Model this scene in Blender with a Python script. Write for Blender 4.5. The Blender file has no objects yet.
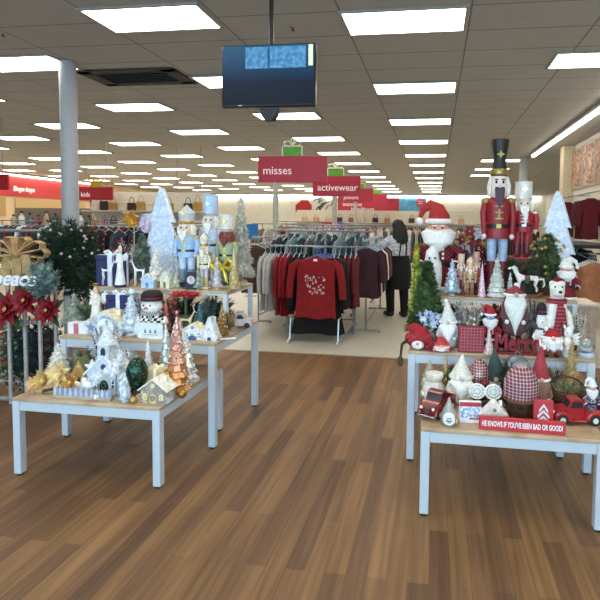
import bpy, math, random
from mathutils import Vector, Matrix
S = bpy.context.scene
COL = S.collection
R = random.Random(7)
pi = math.pi
sin, cos = math.sin, math.cos

# ------------------------------------------------------------------ camera
F_PX, CX, CY, H = 505.0, 363.0, 252.0, 1.62
yaw, pit, rol = math.radians(8.2), math.radians(3.34), math.radians(-0.75)
FW = Vector((-sin(yaw)*cos(pit), cos(yaw)*cos(pit), -sin(pit)))
R0 = Vector((cos(yaw), sin(yaw), 0)); U0 = R0.cross(FW)
RT = R0*cos(rol) - U0*sin(rol); UP = R0*sin(rol) + U0*cos(rol)
CAM = Vector((0, 0, H))
def proj(p):
    d = Vector(p) - CAM; z = d.dot(FW)
    return CX + F_PX*d.dot(RT)/z, CY - F_PX*d.dot(UP)/z
def ray(u, v): return FW + RT*((u-CX)/F_PX) - UP*((v-CY)/F_PX)
def at_y(u, v, Y):
    d = ray(u, v); return CAM + d*(Y/d.y)
def at_z(u, v, z):
    d = ray(u, v); return CAM + d*((z-H)/d.z)
def xcol(u, Y, z):              # X of the point at depth Y, height z
    X = 0.0
    for _ in range(4):
        e = u - proj((X, Y, z))[0]; X += e*Y/F_PX
    return X
def zrow(v, X, Y):
    z = 1.0
    for _ in range(4):
        e = v - proj((X, Y, z))[1]; z -= e*Y/F_PX
    return z
def metres(px, X, Y): return px*((Vector((X, Y, 1)) - CAM).dot(FW))/F_PX

cd = bpy.data.cameras.new('camera'); cam = bpy.data.objects.new('camera', cd); COL.objects.link(cam)
m = Matrix.Identity(4)
for i in range(3):
    m[i][0], m[i][1], m[i][2], m[i][3] = RT[i], UP[i], -FW[i], CAM[i]
cam.matrix_world = m
cd.sensor_width = 36; cd.lens = F_PX/600*36
cd.shift_x = -(CX-300)/600; cd.shift_y = (CY-300)/600
cd.clip_end = 200
S.camera = cam

# --------------------------------------------------------------- materials
def lin(c): return c/12.92 if c <= .04045 else ((c+.055)/1.055)**2.4
def hexc(h): return tuple(lin(int(h[i:i+2], 16)/255) for i in (0, 2, 4))
MC = {}
def M(h, rough=.55, metal=0., var=.12, sc=30., bump=0., h2=None, emit=0., trans=0., alpha=1., pat=None, psc=1., coat=0.):
    key = (h, rough, metal, var, sc, bump, h2, emit, trans, pat, psc, coat)
    if key in MC: return MC[key]
    mt = bpy.data.materials.new('finish_'+h); mt.use_nodes = True
    nt = mt.node_tree; b = nt.nodes['Principled BSDF']; N = nt.nodes.new; L = nt.links.new
    c = hexc(h)
    b.inputs['Base Color'].default_value = (*c, 1)
    b.inputs['Roughness'].default_value = rough; b.inputs['Metallic'].default_value = metal
    b.inputs['Transmission Weight'].default_value = trans
    b.inputs['Coat Weight'].default_value = coat
    if emit:
        b.inputs['Emission Color'].default_value = (*c, 1); b.inputs['Emission Strength'].default_value = emit
    tc = N('ShaderNodeTexCoord')
    no = N('ShaderNodeTexNoise'); no.inputs['Scale'].default_value = sc; no.inputs['Detail'].default_value = 3
    L(tc.outputs['Object'], no.inputs['Vector'])
    src = None
    if h2:
        c2 = hexc(h2)
        mx = N('ShaderNodeMix'); mx.data_type = 'RGBA'
        mx.inputs['A'].default_value = (*c, 1); mx.inputs['B'].default_value = (*c2, 1)
        if pat == 'grad':
            sp = N('ShaderNodeSeparateXYZ'); L(tc.outputs['Generated'], sp.inputs[0]); L(sp.outputs['Z'], mx.inputs['Factor'])
        elif pat in ('stripe', 'stripez', 'plaid', 'check'):
            sp = N('ShaderNodeSeparateXYZ'); L(tc.outputs['Object'], sp.inputs[0])
            def wave(o):
                a = N('ShaderNodeMath'); a.operation = 'MULTIPLY'; a.inputs[1].default_value = psc; L(sp.outputs[o], a.inputs[0])
                f = N('ShaderNodeMath'); f.operation = 'FRACT'; L(a.outputs[0], f.inputs[0])
                g = N('ShaderNodeMath'); g.operation = 'GREATER_THAN'; g.inputs[1].default_value = .5 if pat != 'plaid' else .72; L(f.outputs[0], g.inputs[0]); return g
            if pat == 'stripe': L(wave('X').outputs[0], mx.inputs['Factor'])
            elif pat == 'stripez': L(wave('Z').outputs[0], mx.inputs['Factor'])
            else:
                w1, w2 = wave('X'), wave('Z'); ad = N('ShaderNodeMath'); ad.operation = 'ADD' if pat == 'plaid' else 'SUBTRACT'
                L(w1.outputs[0], ad.inputs[0]); L(w2.outputs[0], ad.inputs[1])
                hf = N('ShaderNodeMath'); hf.operation = 'MULTIPLY' if pat == 'plaid' else 'ABSOLUTE'; hf.inputs[1].default_value = .5
                L(ad.outputs[0], hf.inputs[0]); L(hf.outputs[0], mx.inputs['Factor'])
        elif pat == 'vor':
            vo = N('ShaderNodeTexVoronoi'); vo.inputs['Scale'].default_value = psc; L(tc.outputs['Object'], vo.inputs['Vector'])
            rp = N('ShaderNodeMapRange'); rp.inputs['From Min'].default_value = .25; rp.inputs['From Max'].default_value = .45
            L(vo.outputs['Distance'], rp.inputs['Value']); L(rp.outputs[0], mx.inputs['Factor'])
        else:
            n2 = N('ShaderNodeTexNoise'); n2.inputs['Scale'].default_value = psc*10; L(tc.outputs['Object'], n2.inputs['Vector'])
            rp = N('ShaderNodeMapRange'); rp.inputs['From Min'].default_value = .42; rp.inputs['From Max'].default_value = .58
            L(n2.outputs['Fac'], rp.inputs['Value']); L(rp.outputs[0], mx.inputs['Factor'])
        src = mx.outputs['Result']
    if var:
        hv = N('ShaderNodeHueSaturation'); 
        if src: L(src, hv.inputs['Color'])
        else: hv.inputs['Color'].default_value = (*c, 1)
        mr = N('ShaderNodeMapRange'); mr.inputs['From Min'].default_value = .3; mr.inputs['From Max'].default_value = .7
        mr.inputs['To Min'].default_value = 1-var*1.5; mr.inputs['To Max'].default_value = 1+var*1.5
        L(no.outputs['Fac'], mr.inputs['Value']); L(mr.outputs[0], hv.inputs['Value']); src = hv.outputs['Color']
    if src: L(src, b.inputs['Base Color'])
    if bump:
        bp = N('ShaderNodeBump'); bp.inputs['Strength'].default_value = bump; bp.inputs['Distance'].default_value = .01
        L(no.outputs['Fac'], bp.inputs['Height']); L(bp.outputs[0], b.inputs['Normal'])
    MC[key] = mt; return mt

# ------------------------------------------------------------ mesh builder
class MB:
    def __init__(s): s.v = []; s.f = []
    def add(s, vs, fs, T=None):
        o = len(s.v)
        s.v += [tuple(T @ Vector(p)) if T else tuple(p) for p in vs]
        s.f += [tuple(i+o for i in f) for f in fs]; return s
    def box(s, c, d, b=0., T=None):
        x, y, z = (k/2 for k in d); b = min(b, x*.9, y*.9, z*.9)
        if b <= 0:
            vs = [(c[0]+i*x, c[1]+j*y, c[2]+k*z) for i in (-1, 1) for j in (-1, 1) for k in (-1, 1)]
            fs = [(0, 1, 3, 2), (4, 6, 7, 5), (0, 4, 5, 1), (2, 3, 7, 6), (0, 2, 6, 4), (1, 5, 7, 3)]
            return s.add(vs, fs, T)
        vs = []; ix = {}
        for i in (-1, 1):
            for j in (-1, 1):
                for k in (-1, 1):
                    for ax in range(3):
                        q = [x-b, y-b, z-b]; q[ax] += b
                        ix[i, j, k, ax] = len(vs); vs.append((c[0]+i*q[0], c[1]+j*q[1], c[2]+k*q[2]))
        fs = []
        for sgn in (-1, 1):
            for ax in range(3):
                o = [a for a in range(3) if a != ax]; q = []
                for a, bb in ((-1, -1), (1, -1), (1, 1), (-1, 1)):
                    k = [0, 0, 0]; k[ax] = sgn; k[o[0]] = a; k[o[1]] = bb; q.append(ix[k[0], k[1], k[2], ax])
                fs.append(tuple(q))
        for ax in range(3):
            o = [a for a in range(3) if a != ax]
            for a in (-1, 1):
                for bb in (-1, 1):
                    k1 = [0, 0, 0]; k1[o[0]] = a; k1[o[1]] = bb; k2 = list(k1); k1[ax] = -1; k2[ax] = 1
                    fs.append((ix[(*k1, o[0])], ix[(*k2, o[0])], ix[(*k2, o[1])], ix[(*k1, o[1])]))
        for i in (-1, 1):
            for j in (-1, 1):
                for k in (-1, 1): fs.append(tuple(ix[i, j, k, a] for a in range(3)))
        return s.add(vs, fs, T)
    def lathe(s, prof, n=16, c=(0, 0, 0), sx=1., sy=1., wob=None, T=None):
        vs = []; fs = []
        for a, (r, z) in enumerate(prof):
            for i in range(n):
                t = 2*pi*i/n; q = r*(wob(t, a) if wob else 1)
                vs.append((c[0]+q*cos(t)*sx, c[1]+q*sin(t)*sy, c[2]+z))
        m_ = len(prof)
        for a in range(m_-1):
            for i in range(n):
                j = (i+1) % n; fs.append((a*n+i, a*n+j, (a+1)*n+j, (a+1)*n+i))
        fs.append(tuple(range(n-1, -1, -1))); fs.append(tuple((m_-1)*n+i for i in range(n)))
        return s.add(vs, fs, T)
    def ball(s, c, r, nu=14, nv=9, T=None):
        rx, ry, rz = r if isinstance(r, tuple) else (r, r, r)
        pr = [(max(sin(pi*k/nv), .02), -cos(pi*k/nv)) for k in range(nv+1)]
        vs = []; 
        for a, z in pr:
            for i in range(nu):
                t = 2*pi*i/nu; vs.append((c[0]+rx*a*cos(t), c[1]+ry*a*sin(t), c[2]+rz*z))
        fs = [(a*nu+i, a*nu+(i+1) % nu, (a+1)*nu+(i+1) % nu, (a+1)*nu+i) for a in range(nv) for i in range(nu)]
        fs += [tuple(range(nu-1, -1, -1)), tuple(nv*nu+i for i in range(nu))]
        return s.add(vs, fs, T)
    def tube(s, pts, rad, n=8, closed=False, T=None):
        pts = [Vector(p) for p in pts]; m_ = len(pts)
        rad = rad if isinstance(rad, (list, tuple)) else [rad]*m_
        vs = []; prev = None
        for k, p in enumerate(pts):
            a = pts[(k-1) % m_] if (closed or k) else p; b = pts[(k+1) % m_] if (closed or k < m_-1) else p
            t = (b-a).normalized() if (b-a).length > 1e-9 else Vector((0, 0, 1))
            if prev is None:
                up = Vector((0, 0, 1)) if abs(t.z) < .9 else Vector((0, 1, 0)); x = t.cross(up).normalized()
            else: x = (prev - t*prev.dot(t)).normalized()
            prev = x; y = t.cross(x)
            for i in range(n):
                q = 2*pi*i/n; vs.append(p + x*(rad[k]*cos(q)) + y*(rad[k]*sin(q)))
        fs = []
        for k in range(m_ if closed else m_-1):
            k2 = (k+1) % m_
            for i in range(n):
                j = (i+1) % n; fs.append((k*n+i, k*n+j, k2*n+j, k2*n+i))
        if not closed: fs += [tuple(range(n-1, -1, -1)), tuple((m_-1)*n+i for i in range(n))]
        return s.add(vs, fs, T)
    def prism(s, poly, y0, y1, T=None):            # poly in x,z ; extruded along y
        n = len(poly); vs = [(x, y0, z) for x, z in poly]+[(x, y1, z) for x, z in poly]
        fs = [tuple(range(n)), tuple(range(2*n-1, n-1, -1))]+[(i, n+i, n+(i+1) % n, (i+1) % n) for i in range(n)]
        return s.add(vs, fs, T)
    def leaf(s, p, d, ln, w, up=None):              # a creased pointed leaf with thickness
        p = Vector(p); d = Vector(d).normalized(); up = Vector(up) if up else Vector((0, 0, 1))
        x = d.cross(up)
        x = x.normalized() if x.length > 1e-4 else Vector((1, 0, 0)); n = x.cross(d)
        vs = [p, p+d*ln*.45+x*w/2+n*w*.12, p+d*ln, p+d*ln*.45-x*w/2+n*w*.12, p+d*ln*.45-n*w*.12]
        return s.add(vs, [(0, 1, 4), (1, 2, 4), (2, 3, 4), (3, 0, 4), (0, 3, 2, 1)])
    def needle(s, p, d, ln, w):
        p = Vector(p); d = Vector(d).normalized(); x = d.cross(Vector((R.uniform(-1, 1), R.uniform(-1, 1), R.uniform(-1, 1)))).normalized()*w/2
        y = d.cross(x.normalized())*w/2
        return s.add([p+x, p-x*.5+y, p-x*.5-y, p+d*ln], [(0, 1, 3), (1, 2, 3), (2, 0, 3)])
    def mesh(s, name, ang=38):
        me = bpy.data.meshes.new(name); me.from_pydata(s.v, [], s.f)
        me.polygons.foreach_set('use_smooth', [True]*len(me.polygons)); me.update()
        me.set_sharp_from_angle(angle=math.radians(ang)); return me
def skin(vs, es, rad, sub=2, root=0):
    me = bpy.data.meshes.new('s'); me.from_pydata(vs, es, []); o = bpy.data.objects.new('s', me); COL.objects.link(o)
    md = o.modifiers.new('k', 'SKIN'); md.use_smooth_shade = True
    for i, r in enumerate(rad):
        q = me.skin_vertices[0].data[i]; q.radius = r if isinstance(r, tuple) else (r, r); q.use_root = (i == root)
    sb = o.modifiers.new('u', 'SUBSURF'); sb.levels = sub; sb.render_levels = sub
    dg = bpy.context.evaluated_depsgraph_get(); ev = o.evaluated_get(dg)
    out = bpy.data.meshes.new_from_object(ev); b = MB()
    b.v = [tuple(v.co) for v in out.vertices]; b.f = [tuple(p.vertices) for p in out.polygons]
    bpy.data.objects.remove(o); bpy.data.meshes.remove(out); return b
def text_mb(txt, size, depth, align='CENTER', bold=0., shear=0.):
    cu = bpy.data.curves.new('t', 'FONT'); cu.body = txt; cu.size = size; cu.extrude = depth/2; cu.align_x = align; cu.align_y = 'CENTER'
    cu.offset = bold; cu.shear = shear; cu.resolution_u = 3
    o = bpy.data.objects.new('t', cu); COL.objects.link(o); dg = bpy.context.evaluated_depsgraph_get(); dg.update()
    me = bpy.data.meshes.new_from_object(o.evaluated_get(dg)); b = MB()
    b.v = [(v.co.x, -v.co.z, v.co.y) for v in me.vertices]; b.f = [tuple(p.vertices) for p in me.polygons]   # stands upright, faces -Y
    bpy.data.objects.remove(o); bpy.data.meshes.remove(me); return b

# ------------------------------------------------------------ object helpers
def thing(name, label, cat, loc=(0, 0, 0), rz=0., group=None):
    o = bpy.data.objects.new(name, None); COL.objects.link(o); o.empty_display_size = .05
    o.location = loc; o.rotation_euler = (0, 0, rz); o['label'] = label; o['category'] = cat
    if group: o['group'] = group
    return o
def part(root, name, mb, mt, label=None, ang=38):
    o = bpy.data.objects.new(name, mb.mesh(name, ang)); COL.objects.link(o); o.data.materials.append(mt)
    if root is not None: o.parent = root
    if label: o['label'] = label
    if name in ('berry', 'bead', 'sequin', 'chest_print'): o['kind'] = 'stuff'      # too many to count
    return o
def solo(name, mb, mt, label, cat, loc=(0, 0, 0), rz=0., group=None, ang=38):
    o = part(None, name, mb, mt, None, ang); o.location = loc; o.rotation_euler = (0, 0, rz); o['label'] = label; o['category'] = cat
    if group: o['group'] = group
    return o
def struct(name, mb, mt, parent=None):
    o = part(parent, name, mb, mt)
    if parent is None: o['kind'] = 'structure'
    return o
def dup(root, loc, rz=0., label=None, mats=None):
    r = root.copy(); COL.objects.link(r); r.location = loc; r.rotation_euler = (0, 0, rz)
    if label: r['label'] = label
    for ch in list(root.children):
        c = ch.copy(); COL.objects.link(c); c.parent = r
        for g in list(ch.children):
            d = g.copy(); COL.objects.link(d); d.parent = c
    return r
def spot(u, Y, surf, vtop, wpx):
    X = xcol(u, Y, surf+.1); z = zrow(vtop, X, Y); X = xcol(u, Y, (surf+z)/2)
    return (X, Y, surf+.0006), max(z-surf, .02), metres(wpx, X, Y)
def MX(loc=(0, 0, 0), rx=0., ry=0., rz=0., s=1.):
    return Matrix.Translation(loc) @ Matrix.Rotation(rz, 4, 'Z') @ Matrix.Rotation(ry, 4, 'Y') @ Matrix.Rotation(rx, 4, 'X') @ Matrix.Scale(s, 4)
# ================================================================= SETTING
XL, XR, YB, YF, ZC = -18.5, 7.2, 35.0, -4.0, 3.59
# wood floor
wm = bpy.data.materials.new('wood_plank_floor'); wm.use_nodes = True
nt = wm.node_tree; N = nt.nodes.new; L = nt.links.new; b = nt.nodes['Principled BSDF']
tc = N('ShaderNodeTexCoord'); mp = N('ShaderNodeMapping'); mp.inputs['Rotation'].default_value = (0, 0, pi/2); L(tc.outputs['Object'], mp.inputs['Vector'])
br = N('ShaderNodeTexBrick'); br.inputs['Scale'].default_value = 1; br.inputs['Brick Width'].default_value = 1.1; br.inputs['Row Height'].default_value = .095
br.inputs['Mortar Size'].default_value = .0008; br.inputs['Mortar Smooth'].default_value = .6; br.offset = .37; br.inputs['Bias'].default_value = -.1
br.inputs['Color1'].default_value = (*hexc('664a33'), 1); br.inputs['Color2'].default_value = (*hexc('8a6743'), 1); br.inputs['Mortar'].default_value = (*hexc('46311f'), 1)
L(mp.outputs[0], br.inputs['Vector'])
m2 = N('ShaderNodeMapping'); m2.inputs['Scale'].default_value = (42, 1.6, 1); L(tc.outputs['Object'], m2.inputs['Vector'])
ns = N('ShaderNodeTexNoise'); ns.inputs['Scale'].default_value = 1; ns.inputs['Detail'].default_value = 5; ns.inputs['Distortion'].default_value = .4; L(m2.outputs[0], ns.inputs['Vector'])
mr = N('ShaderNodeMapRange'); mr.inputs['From Min'].default_value = .3; mr.inputs['From Max'].default_value = .72; mr.inputs['To Min'].default_value = .74; mr.inputs['To Max'].default_value = 1.26; L(ns.outputs['Fac'], mr.inputs['Value'])
m3 = N('ShaderNodeMapping'); m3.inputs['Scale'].default_value = (9, .7, 1); L(tc.outputs['Object'], m3.inputs['Vector'])
n3 = N('ShaderNodeTexNoise'); n3.inputs['Scale'].default_value = 1; L(m3.outputs[0], n3.inputs['Vector'])
mr3 = N('ShaderNodeMapRange'); mr3.inputs['From Min'].default_value = .3; mr3.inputs['From Max'].default_value = .7; mr3.inputs['To Min'].default_value = .82; mr3.inputs['To Max'].default_value = 1.2; L(n3.outputs['Fac'], mr3.inputs['Value'])
mu = N('ShaderNodeMath'); mu.operation = 'MULTIPLY'; L(mr.outputs[0], mu.inputs[0]); L(mr3.outputs[0], mu.inputs[1])
hs = N('ShaderNodeHueSaturation'); L(br.outputs['Color'], hs.inputs['Color']); L(mu.outputs[0], hs.inputs['Value']); L(hs.outputs[0], b.inputs['Base Color'])
b.inputs['Roughness'].default_value = .5; b.inputs['Specular IOR Level'].default_value = .3
bp = N('ShaderNodeBump'); bp.inputs['Strength'].default_value = .15; bp.inputs['Distance'].default_value = .002; L(ns.outputs['Fac'], bp.inputs['Height']); L(bp.outputs[0], b.inputs['Normal'])
YT = 5.95
struct('floor', MB().box(((XL+XR)/2, (YF+YT)/2, -.05), (XR-XL, YT-YF, .1)), wm)
# beige tile floor beyond
def gridmat(name, col, line, sx, sy, ox, oy, lw, rough, var=.05, soft=0):
    mt = bpy.data.materials.new(name); mt.use_nodes = True; nt = mt.node_tree; N = nt.nodes.new; L = nt.links.new; b = nt.nodes['Principled BSDF']
    tc = N('ShaderNodeTexCoord'); sp = N('ShaderNodeSeparateXYZ'); L(tc.outputs['Object'], sp.inputs[0]); outs = []
    for ax, s_, o_ in (('X', sx, ox), ('Y', sy, oy)):
        a = N('ShaderNodeMath'); a.operation = 'SUBTRACT'; a.inputs[1].default_value = o_; L(sp.outputs[ax], a.inputs[0])
        d = N('ShaderNodeMath'); d.operation = 'DIVIDE'; d.inputs[1].default_value = s_; L(a.outputs[0], d.inputs[0])
        f = N('ShaderNodeMath'); f.operation = 'FRACT'; L(d.outputs[0], f.inputs[0])
        g = N('ShaderNodeMath'); g.operation = 'LESS_THAN'; g.inputs[1].default_value = lw/s_; L(f.outputs[0], g.inputs[0]); outs.append(g)
    mx = N('ShaderNodeMath'); mx.operation = 'MAXIMUM'; L(outs[0].outputs[0], mx.inputs[0]); L(outs[1].outputs[0], mx.inputs[1])
    mi = N('ShaderNodeMix'); mi.data_type = 'RGBA'; mi.inputs['A'].default_value = (*hexc(col), 1); mi.inputs['B'].default_value = (*hexc(line), 1); L(mx.outputs[0], mi.inputs['Factor'])
    no = N('ShaderNodeTexNoise'); no.inputs['Scale'].default_value = 2.5; no.inputs['Detail'].default_value = 6; L(tc.outputs['Object'], no.inputs['Vector'])
    r = N('ShaderNodeMapRange'); r.inputs['To Min'].default_value = 1-var*2; r.inputs['To Max'].default_value = 1+var*2; L(no.outputs['Fac'], r.inputs['Value'])
    h = N('ShaderNodeHueSaturation'); L(mi.outputs['Result'], h.inputs['Color']); L(r.outputs[0], h.inputs['Value']); L(h.outputs[0], b.inputs['Base Color'])
    b.inputs['Roughness'].default_value = rough; return mt
o = struct('floor_tile', MB().box(((XL+XR)/2, (YB+YT)/2, -.05), (XR-XL, YB-YT, .1)), gridmat('beige_tile_floor', 'c8c2b0', 'aea896', .61, .61, 0, YT, .006, .3))
struct('trim_1', MB().box(((XL+XR)/2, YT, .002), (XR-XL, .05, .006), .002), M('8a7a62', .4, .3))
# ceiling
struct('ceiling', MB().box(((XL+XR)/2, (YB+YF)/2, ZC+.06), (XR-XL, YB-YF, .1)), gridmat('ceiling_tile', 'b2afa8', '807a72', 1.22, .61, -.95, 4.78, .018, .9, .04))
XW = xcol(573, 13.3, 2.6)
WM = M('e4e0d0', .8, var=.03, sc=3)
struct('wall_back', MB().box(((XL+XR)/2, YB+.05, ZC/2), (XR-XL, .1, ZC)), M('f0eee2', .8, var=.03, sc=3))
struct('wall_left', MB().box((XL-.05, (YB+YF)/2, ZC/2), (.1, YB-YF, ZC)), M('d4bc94', .8, var=.05, sc=2))
struct('wall_right', MB().box((XR+.05, (YB+13.6)/2, ZC/2), (.1, YB-13.6, ZC)), WM)
struct('wall_side', MB().box((XW+.05, (YF+13.6)/2, ZC/2), (.1, 13.6-YF, ZC)), WM)
struct('trim_2', MB().box((XL+.02, 19.5, 3.03), (.05, 11.5, .92)), M('c63a3c', .6, var=.05))           # red band on left wall
# cove light on left wall
t = thing('cove_light', 'long white light strip running along the top of the red wall band', 'light', (XL+.12, 19.5, 3.5))
part(t, 'housing', MB().box((0, 0, .04), (.16, 11.4, .05), .01), M('e0e0dc'))
part(t, 'tube', MB().box((0, 0, -.01), (.12, 11.3, .05), .01), M('fff6e6', emit=8., var=0))
mb = text_mb('Boys toys', .3, .04, bold=.01, shear=.15)
p_ = at_y(24, 189.5, 10); t_ = (XL+.06)/p_.x if p_.x else 1
pt = CAM + (p_-CAM)*((XL+.06-CAM.x)/(p_.x-CAM.x))
o = solo('wall_lettering', mb, M('ffd8d4', .5, emit=.3, var=0), 'pale pink script lettering on the red band of the left wall', 'sign', (XL+.07, pt.y, pt.z), pi/2)
for k, (ya, yb, hx) in enumerate(((15, 19.5, 'b08f58'), (20, 24.5, 'c4a670'), (25, 29, 'a5864e'))):
    solo('wall_panel', MB().box((0, 0, 0), (.04, yb-ya, .8), .01), M(hx, .7), 'tan wall panel under the red band, '+('nearest', 'middle', 'farthest')[k]+' of three', 'panel', (XL+.03, (ya+yb)/2, 2.1), 0, 'tan panels on the left wall')
t = thing('cove_light', 'white light strip washing the top of the far back wall', 'light', (-5.6, YB-.14, 3.46))
part(t, 'housing', MB().box((0, 0, .05), (25., .2, .05), .01), M('e0e0dc')); part(t, 'tube', MB().box((0, 0, 0), (24.8, .12, .06), .01), M('fffaf0', emit=9., var=0))
# right wall: light strip, mural panels, column
t = thing('strip_light', 'long glowing light strip along the ceiling above the right wall', 'light', (2.62, 10.8, 3.55))
part(t, 'housing', MB().box((0, 0, .01), (.16, 7.8, .06), .01), M('d8d8d4'))
part(t, 'tube', MB().box((0, 0, -.03), (.1, 7.7, .05), .015), M('fff8ee', emit=10., var=0))
struct('trim_3', MB().box((XW-.13, 13.42, ZC/2), (.26, .36, ZC), .01), M('d6c8a8', .7))
mur = [('c4a888', '9c6450', 'tan and brick red'), ('d0bca0', 'a06450', 'cream and red'), ('b89878', '8c5a4a', 'brown and beige')]
for k, (y0, y1) in enumerate(((12.45, 13.3), (11.5, 12.35), (10.5, 11.4))):
    t = thing('wall_print', mur[k][2]+' printed panel high on the right wall, '+('farthest', 'middle', 'nearest')[k]+' of three', 'picture', (XW-.021, (y0+y1)/2, 2.98), 0, 'printed panels on the right wall')
    part(t, 'frame', MB().box((0, 0, 0), (.04, y1-y0, .98), .008), M('b8b0a0'))
    part(t, 'print', MB().box((-.022, 0, 0), (.01, y1-y0-.1, .88)), M(mur[k][0], .6, h2=mur[k][1], psc=1.1, var=.2, sc=3))
# columns
pX = at_z(67.5, 62, 3.59)
struct('column_1', MB().lathe([(.1, 0), (.1, ZC)], 24, (pX.x, pX.y, 0)), M('a8abae', .45, var=.03))
p2 = xcol(523, 15.5, 2.5)
struct('column_2', MB().lathe([(.12, 0), (.12, ZC)], 20, (p2, 15.5, 0)), M('ccccc4', .5, var=.03))
# ceiling lights, with unseen front ones added to brighten the near floor
ORD = 'first second third fourth fifth sixth seventh eighth ninth tenth eleventh twelfth thirteenth fourteenth fifteenth sixteenth'.split()
fr = MB()
for sx_, sy_, cx_, cy_ in ((1.22, .04, 0, .29), (1.22, .04, 0, -.29), (.04, .56, .595, 0), (.04, .56, -.595, 0)): fr.box((cx_, cy_, 0), (sx_, sy_, .02), .004)
PANEL = M('fffaf0', emit=7.2, var=0)
proto = thing('ceiling_light', '', 'ceiling light', (0, 0, ZC))
part(proto, 'frame', fr, M('a8a49c')); part(proto, 'diffuser', MB().box((0, 0, .002), (1.15, .54, .016), .004), PANEL)
rows = [(1.93, [6.47, 16.2, 18.7, 21.1, 1.6, -.85], 'row beyond the long strip light'), (-.35, [5.08+2.46*k for k in range(12)]+[2.62, .2, -2.2], 'row above the nutcracker aisle'),  # depths ending each list: added lights out of view, for near-floor brightness
        (-2.8, [4.74, 6.95, 9.27]+[11.85+2.5*k for k in range(9)]+[2.2, -.2, -2.6], 'row behind the screen'), (-5.28, [5.9+2.44*k for k in range(12)]+[3.46, 1.02, -1.4], 'row right of the column'),  # appended depths here are added unseen lights too
        (-7.8, [7.42+2.44*k for k in range(11)], 'row left of the column'), (-10.2, [8.84+2.44*k for k in range(10)], 'third row from the column'), (-12.7, [10.3+2.44*k for k in range(9)], 'fourth row from the column'),
        (-15.1, [11.6+2.44*k for k in range(9)], 'fifth row from the column'), (-17.2, [14+2.44*k for k in range(7)], 'row nearest the red wall')]
first = True
for X, ys, ph in rows:
    ys = sorted(ys)
    for k, y in enumerate(ys):
        lab = 'white ceiling light, %s from the front in the %s' % (ORD[k], ph)
        if first: o = proto; o.location = (X, y, ZC); o['label'] = lab; o['group'] = 'recessed ceiling lights'; first = False
        else: o = dup(proto, (X, y, ZC), 0, lab)
# ceiling vent
pv = at_z(138, 77, ZC)
t = thing('ceiling_vent', 'dark rectangular ceiling vent grille with louvred centre beside the round column', 'vent', (pv.x, pv.y, ZC))
vf = MB(); 
for sx_, sy_, cx_, cy_ in ((1.4, .12, 0, .3), (1.4, .12, 0, -.3), (.2, .7, .6, 0), (.2, .7, -.6, 0)): vf.box((cx_, cy_, -.005), (sx_, sy_, .025), .004)
part(t, 'frame', vf, M('3a3835', .6))
part(t, 'backing', MB().box((0, 0, .004), (1.4, .6, .008)), M('141312'))
lv = MB()
for k in range(7): lv.box((0, 0, 0), (1.1, .05, .006), 0, MX((0, -.21+.07*k, -.008), .5))
part(t, 'louvre', lv, M('504c48', .5))
ps = at_z(293, 27, ZC); ps2 = at_z(3, 33, ZC)
for q, lb in ((ps, 'small sprinkler head on the ceiling right of the hanging screen'), (ps2, 'small sprinkler head on the ceiling at the far left')):
    t = thing('sprinkler', lb, 'sprinkler', (q.x, q.y, ZC)); part(t, 'plate', MB().lathe([(.03, -.008), (.03, .008)], 14), M('b0a8a0', .4, .5)); part(t, 'deflector', MB().lathe([(.008, -.008), (.006, -.03), (.02, -.034), (.02, -.038)], 12), M('5a5048', .4, .6))

# hanging screen
sy = 3.85; a = at_y(221, 45.5, sy); bb = at_y(315, 105.5, sy); cxs = (a.x+bb.x)/2; w = bb.x-a.x; h = a.z-bb.z; cz = (a.z+bb.z)/2
t = thing('hanging_screen', 'flat black television hung from the ceiling on a pole showing a dark blue picture', 'television', (cxs, sy, cz))
part(t, 'casing', MB().box((0, .035, 0), (w, .05, h), .008), M('101114', .35))
sm = bpy.data.materials.new('screen_image'); sm.use_nodes = True; nt = sm.node_tree; N = nt.nodes.new; L = nt.links.new; b = nt.nodes['Principled BSDF']
tc = N('ShaderNodeTexCoord'); sp = N('ShaderNodeSeparateXYZ'); L(tc.outputs['Generated'], sp.inputs[0])
rp = N('ShaderNodeValToRGB'); e = rp.color_ramp.elements; e[0].color = (*hexc('0a121e'), 1); e[1].color = (*hexc('2f6c94'), 1); e[1].position = 1
q = rp.color_ramp.elements.new(.38); q.color = (*hexc('14243c'), 1); q = rp.color_ramp.elements.new(.55); q.color = (*hexc('1d4468'), 1)
L(sp.outputs['Z'], rp.inputs['Fac']); L(rp.outputs[0], b.inputs['Emission Color']); b.inputs['Emission Strength'].default_value = .45
b.inputs['Base Color'].default_value = (.01, .012, .016, 1); b.inputs['Roughness'].default_value = .3; b.inputs['Specular IOR Level'].default_value = .12
scr = part(t, 'screen', MB().box((0, .006, .004), (w-.024, .01, h-.03)), sm)
part(scr, 'picture_window', MB().box((-.08, -.0005, h*.28), (w*.26, .004, h*.34)).box((w*.2, -.0005, h*.28), (w*.4, .004, h*.34)), M('4a84ac', .5, emit=.3, h2='2c5f86', psc=2.5, var=.3, sc=40))
part(scr, 'picture_post', MB().box((w*.452, -.0005, h*.3), (w*.045, .004, h*.33)), M('c8d8b0', .5, emit=.4))
part(t, 'logo', MB().box((-w*.3, .008, -h/2+.012), (.035, .004, .006)), M('b8c0c8', .3, .8))
part(t, 'pole', MB().tube([(0, .09, h/2-.1), (0, .09, ZC-cz-.01)], .018, 12), M('24211f', .4, .3))
part(t, 'bracket', MB().box((0, .08, 0), (.14, .04, h*.7), .006).prism([(-.075, -h/2-.002), (.075, -h/2-.002), (.06, -h/2-.06), (.03, -h/2-.1), (-.03, -h/2-.1), (-.06, -h/2-.06)], .02, .09), M('15151a', .5))

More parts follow.
